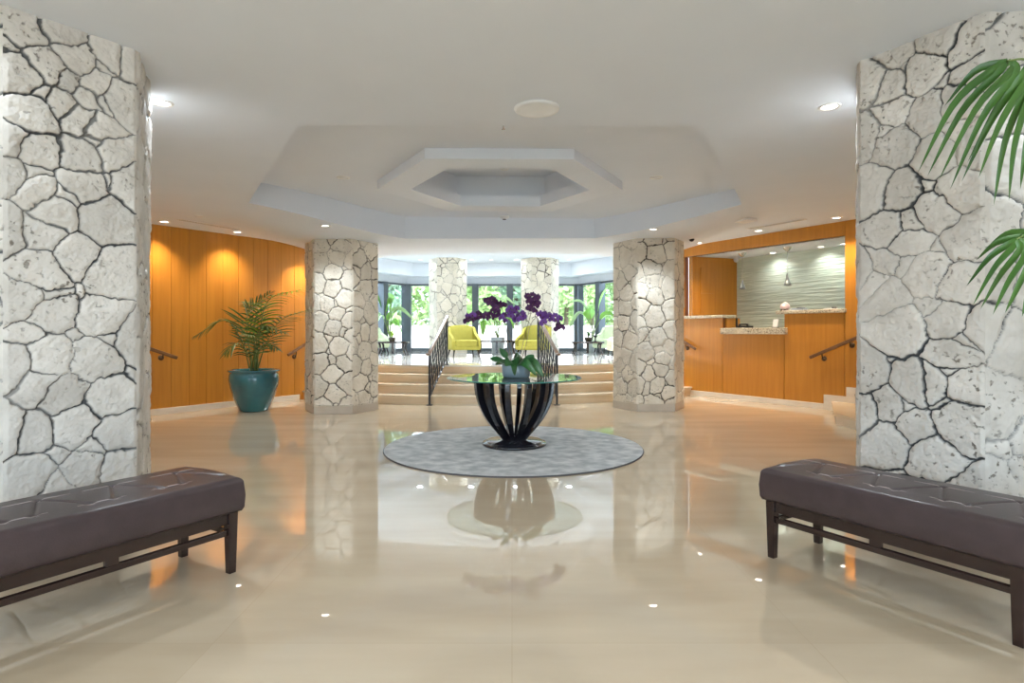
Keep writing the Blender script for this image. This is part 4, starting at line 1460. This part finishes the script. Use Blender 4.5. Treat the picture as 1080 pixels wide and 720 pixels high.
def big_plant(base, leaves, mpot, potr, poth, label, pots=True):
    root = empty('potted_bird_of_paradise', base, label, 'potted plant')
    b = MB(); b.lathe([(0, 0), (potr * .8, 0), (potr, poth * .96), (potr * 1.04, poth), (potr * .93, poth), (potr * .9, poth * .93), (0, poth * .93)], 32); b.build('pot', mpot, root)
    bv = Vector(base)
    for pts, w, mm, roll in leaves:
        c = [Vector((0, 0, poth * .9))] + [P(x, y, bv.y + dy) - bv for x, y, dy in pts]
        b = MB(); paddle(b, c, .55, w, 0, 1, .018, .3, roll)
        b.build('leaf', [M[mm], M['stem']], root)
    return root


big_plant(L3(412, 18.3), [([(408, 340, 0), (405, 320, .1), (401, 306, .2)], .30, 'banana', .6), ([(412, 340, -.1), (420, 326, -.1), (437, 338, -.1)], .26, 'bananal', .5),
                          ([(410, 345, 0), (411, 332, -.2), (417, 322, -.3)], .26, 'banana', -.5), ([(413, 350, 0), (419, 342, .1), (424, 352, .1)], .24, 'banana', .2),
                          ([(408, 345, 0), (402, 332, -.2), (397, 340, -.3)], .26, 'bananal', .4), ([(412, 348, -.1), (414, 338, -.3), (421, 344, -.5)], .22, 'banana', -.3),
                          ([(409, 340, .2), (413, 318, .3), (406, 310, .5)], .28, 'banana', .9)],
          M['zinc'], .18, .36, 'leafy bird of paradise plant behind the left lounge coffee table')
big_plant(L3(624, 18.3), [([(628, 340, 0), (634, 320, .1), (641, 303, .2)], .40, 'banana', .7), ([(624, 340, -.1), (614, 320, -.1), (602, 318, -.1)], .24, 'bananal', .4),
                          ([(625, 345, 0), (622, 330, -.2), (624, 322, -.3)], .42, 'banana', -.6), ([(624, 345, 0), (612, 330, .1), (600, 346, .1)], .20, 'bananal', .5),
                          ([(629, 345, 0), (638, 332, -.2), (650, 334, -.3)], .28, 'banana', .4), ([(628, 340, .2), (632, 316, .3), (646, 318, .4)], .34, 'banana', -.5)],
          M['zinc'], .18, .36, 'leafy bird of paradise plant behind the right lounge coffee table')
big_plant(L3(525, 17.7), [([(522, 345, 0), (518, 318, 0), (505, 325, 0)], .24, 'bananal', .6), ([(526, 345, .1), (530, 316, .1), (544, 322, .2)], .26, 'bananal', -.5),
                          ([(524, 350, -.1), (523, 338, -.2), (522, 326, -.2)], .34, 'banana', 1.2), ([(522, 350, -.1), (512, 334, -.2), (509, 354, -.2)], .20, 'banana', .3),
                          ([(528, 350, -.1), (536, 336, -.2), (543, 350, -.2)], .22, 'banana', .2), ([(525, 348, .1), (522, 320, .2), (518, 312, .3)], .26, 'bananal', .8)],
          M['zinc'], .21, .46, 'bird of paradise plant in a zinc planter behind the middle coffee table')


# ------------------------------------------------------------------ ceiling fixtures
def downlight(pos, label, r=.055, lit=True, power=0, spot=None, color=(1, .86, .68), size=.1, light=True, blend=.8, aim=None):
    root = empty('recessed_downlight', pos, label, 'ceiling light', 'recessed ceiling downlights')
    b = MB(); b.lathe([(r, .006), (r, -.004), (r * 1.12, -.008), (r * 1.42, -.006), (r * 1.48, .0), (r * 1.48, .004)], 28); b.build('trim_ring', M['trim'], root)
    b = MB(); b.lathe([(0, -.001), (r * 1.02, -.001), (r * 1.02, .004), (0, .004)], 24); b.build('lens', M['lens'] if lit else M['lensoff'], root)
    if power:
        ld = bpy.data.lights.new('lamp', 'SPOT' if spot else 'AREA')
        ld.energy = power; ld.color = color
        if spot:
            ld.spot_size = math.radians(spot); ld.spot_blend = blend; ld.shadow_soft_size = size / 2
        else:
            ld.shape = 'DISK'; ld.size = size
        lo = bpy.data.objects.new('lamp', ld); COL.objects.link(lo); lo.parent = root; lo.location = (0, 0, -.02)
        if aim is not None:
            lo.rotation_euler = (Vector(aim) - Vector(pos)).to_track_quat('-Z', 'Y').to_euler()
    return root


def cz(x, y, dz=-.002):
    return (x, y, ceil_z(x, y) + dz)


WARM = (1, .80, .56)
NEUT = (.82, .92, 1)
p = on_ceiling(170, 108); downlight(cz(p.x, p.y), 'lit downlight in the ceiling right of the large left pillar', power=12, color=NEUT)
p = on_ceiling(875, 112); downlight(cz(p.x, p.y), 'lit downlight in the ceiling left of the large right pillar', power=12, color=NEUT)
q = Vector((P(362, 187, F * (ZR - CH) / 163).x, F * (ZR - CH) / 163, ZR - .002)); downlight(q, 'downlight in the left side of the hexagonal ceiling recess', lit=False)
q = Vector((P(692, 187, F * (ZR - CH) / 163).x, F * (ZR - CH) / 163, ZR - .002)); downlight(q, 'downlight in the right side of the hexagonal ceiling recess', lit=False)
WW = 44
for px, lab in ((161, 'downlight washing the left wood wall nearest the large left pillar'), (238, 'downlight washing the left wood wall above the potted palm'), (315, 'downlight washing the far end of the left wood wall')):
    w = wall_pt(px, LO, LD) - LN * .34
    downlight(cz(w.x, w.y), lab, power=WW, spot=100, color=WARM, blend=.9, aim=(w.x + LN.x * .30, w.y + LN.y * .30, 1.2))
for px, lab in ((897, 'downlight above the right jamb of the reception opening'), (815, 'downlight over the middle of the reception fascia'), (752, 'downlight over the far end of the reception fascia')):
    w = wall_pt(px, RO, RD) - RN * .40
    downlight(cz(w.x, w.y), lab, power=WW * 1.3, spot=100, color=WARM, blend=.9, aim=(w.x + RN.x * .25, w.y + RN.y * .25, 1.2))
# over the visible pillars (grazing light); the large left pillar's lamp is unseen, added
for c, d, lab, pw in ((lcen, Vector((.2, -.86, 0)), 'added unseen downlight grazing the front of the large left pillar', 9), (rcen, Vector((.12, -.80, 0)), 'downlight grazing the front of the large right pillar', 16),
                      (lm, Vector((.1, -1.15, 0)), 'downlight in front of the left pillar of the steps', 50), (rm, Vector((-.2, -1.15, 0)), 'downlight in front of the right pillar of the steps', 50)):
    w = c + d
    downlight(cz(w.x, w.y), lab, power=pw, spot=120, color=NEUT)
for x, y, lab in ((-1.2, -.8, 'added unseen left downlight over the front of the hall'), (1.2, -.8, 'added unseen right downlight over the front of the hall'), (-1.4, -2.2, 'added unseen downlight near the entrance doors, left'), (1.4, -2.2, 'added unseen downlight near the entrance doors, right'),
                  (-6.4, 3.2, 'added unseen downlight in the left side hall behind the pillar'), (6.4, 3.2, 'added unseen downlight in the right side hall behind the pillar')):
    downlight(cz(x, y), lab, power=20, color=NEUT, size=.14)  # lamps out of view, added to raise the general light of the hall
# nook downlights
bd = (NB - CB).normalized()
for px, lab in ((815, 'downlight washing the green tile above the low countertop'), (866, 'downlight washing the green tile above the high countertop')):
    w = wall_pt(px, CB - RN * .22, bd)
    downlight((w.x, w.y, 2.757), lab, power=7, spot=140, color=(.95, 1, .96), blend=.9, aim=(w.x + RN.x * .12, w.y + RN.y * .12, 1.6))
w = wall_pt(890, CB - RN * .22, bd); downlight((w.x, w.y, 2.757), 'downlight of the reception nook hidden by the right jamb', power=6, spot=140, color=(.92, 1, .92))
# lounge ceiling
for px, py, lab in ((443, 277, 'tiny downlight in the lounge ceiling left of the far left pillar'), (497, 281, 'tiny downlight in the lounge ceiling right of the far left pillar'), (518, 282, 'tiny downlight in the middle of the lounge ceiling'),
                    (544, 281, 'tiny downlight in the lounge ceiling left of the far right pillar'), (600, 277, 'tiny downlight in the lounge ceiling right of the far right pillar')):
    Y = F * (3.43 - CH) / (CY - py)
    if Y > 18.3:
        Y = 18.0
    x = (px - CX) / F * Y
    downlight((x, Y, 3.428), lab, power=3, color=NEUT, size=.14)

for x, y, lab in ((-3.6, 13.2, 'added unseen lounge downlight left above the top of the steps'), (-1.7, 12.3, 'added unseen lounge downlight above the left stair railing'), (.5, 12.3, 'added unseen lounge downlight above the right stair railing'), (2.4, 13.4, 'added unseen lounge downlight right above the top of the steps'), (-4.2, 15.6, 'added unseen lounge downlight at the left end of the lounge'), (3.0, 15.6, 'added unseen lounge downlight at the right end of the lounge'), (-.6, 15.0, 'added unseen lounge downlight at the centre of the lounge')):
    downlight((x, y, 3.428), lab, power=420, spot=110, color=NEUT, size=.5)  # extra lamps, unseen, added so floor bounce brightens the lounge ceiling

# round ceiling speaker
p = on_ceiling(566, 114)
sp = empty('ceiling_speaker', cz(p.x, p.y), 'large round white ceiling speaker in front of the coffer', 'speaker')
b = MB(); b.lathe([(.135, -.012), (.150, -.016), (.168, -.010), (.172, 0), (.172, .004)], 48); b.build('bezel', M['trim'], sp)
b = MB(); b.lathe([(0, -.006), (.05, -.007), (.10, -.009), (.138, -.012), (.138, .0)], 40); b.build('grille', M['lensoff'], sp)
# sprinkler
q = P(531, 138, 5.45)
s = empty('fire_sprinkler', (q.x, q.y, ZR), 'thin fire sprinkler hanging at the front of the ceiling recess', 'sprinkler')
b = MB(); b.tube([(0, 0, 0), (0, 0, -.07)], .006, 8); b.lathe([(0, -.076), (.016, -.074), (.016, -.07), (0, -.07)], 14); b.build('nozzle', M['chrome'], s)
b = MB(); b.lathe([(0, -.008), (.03, -.006), (.036, 0), (0, 0)], 20); b.build('escutcheon', M['trim'], s)
Y = 9.22
s = empty('smoke_detector', Vector(((532 - CX) / F * Y, Y, 3.035)), 'white smoke detector at the back of the ceiling recess', 'smoke detector')
b = MB(); b.lathe([(0, -.045), (.04, -.045), (.06, -.03), (.075, -.025), (.08, 0), (0, 0)], 28); b.build('housing', M['trim'], s)
b = MB(); b.lathe([(0, -.058), (.025, -.056), (.03, -.044), (0, -.044)], 20); b.build('sensor', M['dgrey'], s)
Y = 8.2
b = MB(); b.lathe([(0, -.05), (.05, -.045), (.075, -.02), (.08, 0), (0, 0)], 28)
o = b.build('smoke_detector', M['lensoff']); o.location = ((532 - CX) / F * Y, Y, ZT); tag(o, 'small detector inside the raised centre of the hexagonal coffer', 'smoke detector')


def slot(pa, pb, label):
    a, c = on_ceiling(*pa), on_ceiling(*pb)
    m = (a + c) / 2; d = (c - a); L = d.to_2d().length
    root = empty('slot_diffuser', (m.x, m.y, ceil_z(m.x, m.y)), label, 'air vent', None, math.atan2(d.y, d.x))
    b = MB(); b.box((0, .045, -.004), (L + .06, .02, .010)); b.box((0, -.045, -.004), (L + .06, .02, .010)); b.box((L / 2 + .02, 0, -.004), (.02, .08, .010)); b.box((-L / 2 - .02, 0, -.004), (.02, .08, .010)); b.build('frame', M['trim'], root)
    b = MB(); b.box((0, 0, -.002), (L, .07, .006)); b.build('slot', M['dgrey'], root)
    b = MB(); b.box((0, 0, -.006), (L, .008, .006)); b.build('vane', M['trim'], root)


slot((190, 231.5), (250, 241.5), 'long dark slot air diffuser in the ceiling by the left wood wall')
slot((790, 241), (847, 231), 'long dark slot air diffuser in the ceiling by the reception fascia')
p = on_ceiling(786, 231)
s = empty('access_point', (p.x, p.y, ceil_z(p.x, p.y)), 'flat square white wireless access point on the ceiling before the reception', 'access point', None, .5)
b = MB(); b.box((0, 0, -.02), (.24, .24, .04)); b.build('housing', M['trim'], s, bevel=.012)
p = on_ceiling(729.5, 252)
s = empty('dome_camera', (p.x, p.y, ceil_z(p.x, p.y)), 'tiny black dome camera in the ceiling beside the right pillar of the steps', 'camera')
b = MB(); b.lathe([(0, -.045), (.03, -.035), (.042, -.012), (.045, 0), (0, 0)], 20); b.build('dome', M['black'], s)
p = on_ceiling(210, 228)
b = MB(); b.lathe([(0, -.014), (.05, -.012), (.06, 0), (0, 0)], 20); o = b.build('ceiling_sensor', M['lensoff']); o.location = (p.x, p.y, ceil_z(p.x, p.y)); tag(o, 'small round sensor in the ceiling beside the left slot air diffuser', 'sensor')

# ------------------------------------------------------------------ outside
b = MB(); b.box((0, 40, .38), (90, 44, .2)); o = b.build('ground', M['pave']); struct(o)
b = MB(); b.box((0, -12, -.15), (60, 15.8, .2)); o = b.build('ground_entrance', M['pave']); struct(o)
b = MB(); b.box((-1, 26, .98), (46, .25, 1.0)); b.box((-1, 26, 1.50), (46, .35, .06))
o = b.build('garden_wall', M['gwall'], bevel=.01); tag(o, 'low pale rendered garden wall outside the lounge windows', 'wall')


def tree(x, y, h, r, mk, seed, label, n=2600, trunk=True, leaf=.16):
    rr = random.Random(seed)
    root = empty('tree', (x, y, .48), label, 'tree')
    b = MB()
    b.tube(catmull([(0, 0, -.1), (rr.uniform(-.15, .15), 0, h * .3), (rr.uniform(-.3, .3), rr.uniform(-.2, .2), h * .7)], 12), [.14 - .008 * i for i in range(12)], 8)
    for k in range(6):
        a = rr.uniform(0, 6.28); z0 = h * rr.uniform(.3, .6)
        b.tube([(0, 0, z0), (r * .4 * math.cos(a), r * .4 * math.sin(a), z0 + h * .15), (r * .75 * math.cos(a), r * .75 * math.sin(a), z0 + h * .25)], [.06, .04, .015], 6)
    b.build('trunk', M['bark'], root)
    b = MB()
    cl = [(rr.uniform(-1, 1) * r * .7, rr.uniform(-1, 1) * r * .7, h * rr.uniform(.32, .92), r * rr.uniform(.3, .55)) for _ in range(16)]
    for _ in range(n):
        c = rr.choice(cl)
        v = Vector((rr.gauss(0, 1), rr.gauss(0, 1), rr.gauss(0, 1))).normalized() * c[3] * rr.uniform(.6, 1.05)
        p = Vector(c[:3]) + v
        d = Vector((rr.gauss(0, 1), rr.gauss(0, 1), rr.gauss(0, .7))).normalized(); e = d.cross(Vector((rr.gauss(0, 1), rr.gauss(0, 1), rr.gauss(0, 1)))).normalized()
        L = leaf * rr.uniform(.7, 1.4)
        b.add([p - d * L, p + e * L * .4, p + d * L, p - e * L * .4], [(0, 1, 2, 3)], 0)
    b.build('crown', M[mk], root)
    return root


def gx(px, Y):
    return (px - CX) / F * Y


tree(-5.7, 27.6, 5.6, 1.6, 'leafc', 1, 'blue green tree outside, behind the left lounge plant')
tree(-3.4, 32.0, 5.2, 1.5, 'leafa', 2, 'mid green tree outside, seen between the left railing and the wide dark mullion')
tree(-1.5, 27.8, 5.6, 1.5, 'leafb', 3, 'bright green tree outside, seen between the far pillars above the zinc planter')
tree(.3, 31.0, 6.0, 1.7, 'leafc', 4, 'blue green tree outside, left of the far right pillar')
tree(2.5, 27.8, 5.6, 1.6, 'leafb', 5, 'bright green tree outside, just right of the far right pillar')
tree(4.3, 32.5, 6.2, 1.8, 'leafa', 6, 'mid green tree outside, behind the right lounge plant')
tree(6.0, 27.6, 5.8, 1.6, 'leafb', 7, 'bright green tree outside, next to the right pillar of the steps')
hr = random.Random(5); b = MB()
for _ in range(9000):
    x = hr.uniform(-16, 16); z = .4 + 4.2 * hr.random() ** .8 + .5 * math.sin(x * 1.3) * hr.random(); y = 38 + hr.uniform(-.9, .9)
    p_ = Vector((x, y, z)); d = Vector((hr.gauss(0, 1), hr.gauss(0, 1), hr.gauss(0, .8))).normalized(); e = d.cross(Vector((hr.gauss(0, 1), hr.gauss(0, 1), hr.gauss(0, 1)))).normalized()
    L = .30 * hr.uniform(.7, 1.4)
    b.add([p_ - d * L, p_ + e * L * .45, p_ + d * L, p_ - e * L * .45], [(0, 1, 2, 3)])
o = b.build('hedge', M['leafb']); tag(o, 'long tall green hedge far outside behind all the trees', 'hedge')

# ------------------------------------------------------------------ world, sun, camera
w = bpy.data.worlds.new('World'); SC.world = w; w.use_nodes = True
nt = w.node_tree; bg = nt.nodes['Background']
bg.inputs['Color'].default_value = (.69, .845, 1.0, 1); bg.inputs['Strength'].default_value = 2.6
sd = bpy.data.lights.new('sun', 'SUN'); sd.energy = 3.0; sd.angle = .02; sd.color = (1, .96, .88)
so = bpy.data.objects.new('sun', sd); COL.objects.link(so); so.rotation_euler = (math.radians(38), 0, math.radians(25)); so.location = (0, 0, 12)

cd = bpy.data.cameras.new('camera'); co = bpy.data.objects.new('camera', cd); COL.objects.link(co)
cd.sensor_width = 36; cd.lens = F / 1080 * 36; cd.shift_y = -10 / 1080; cd.clip_start = .05; cd.clip_end = 200
co.location = (0, 0, CH); co.rotation_euler = (PI / 2, 0, 0)
SC.camera = co
SC.view_settings.view_transform = 'Standard'
try:
    SC.view_settings.look = 'None'
except Exception:
    pass
SC.view_settings.exposure = 1.31; SC.view_settings.gamma = 1.0; SC.view_settings.use_curve_mapping = False
SC.cycles.use_denoising = True
SC.cycles.max_bounces = 10; SC.cycles.diffuse_bounces = 5; SC.cycles.glossy_bounces = 5; SC.cycles.transparent_max_bounces = 16
SC.cycles.sample_clamp_indirect = 6.0
SC.cycles.caustics_reflective = False; SC.cycles.caustics_refractive = False
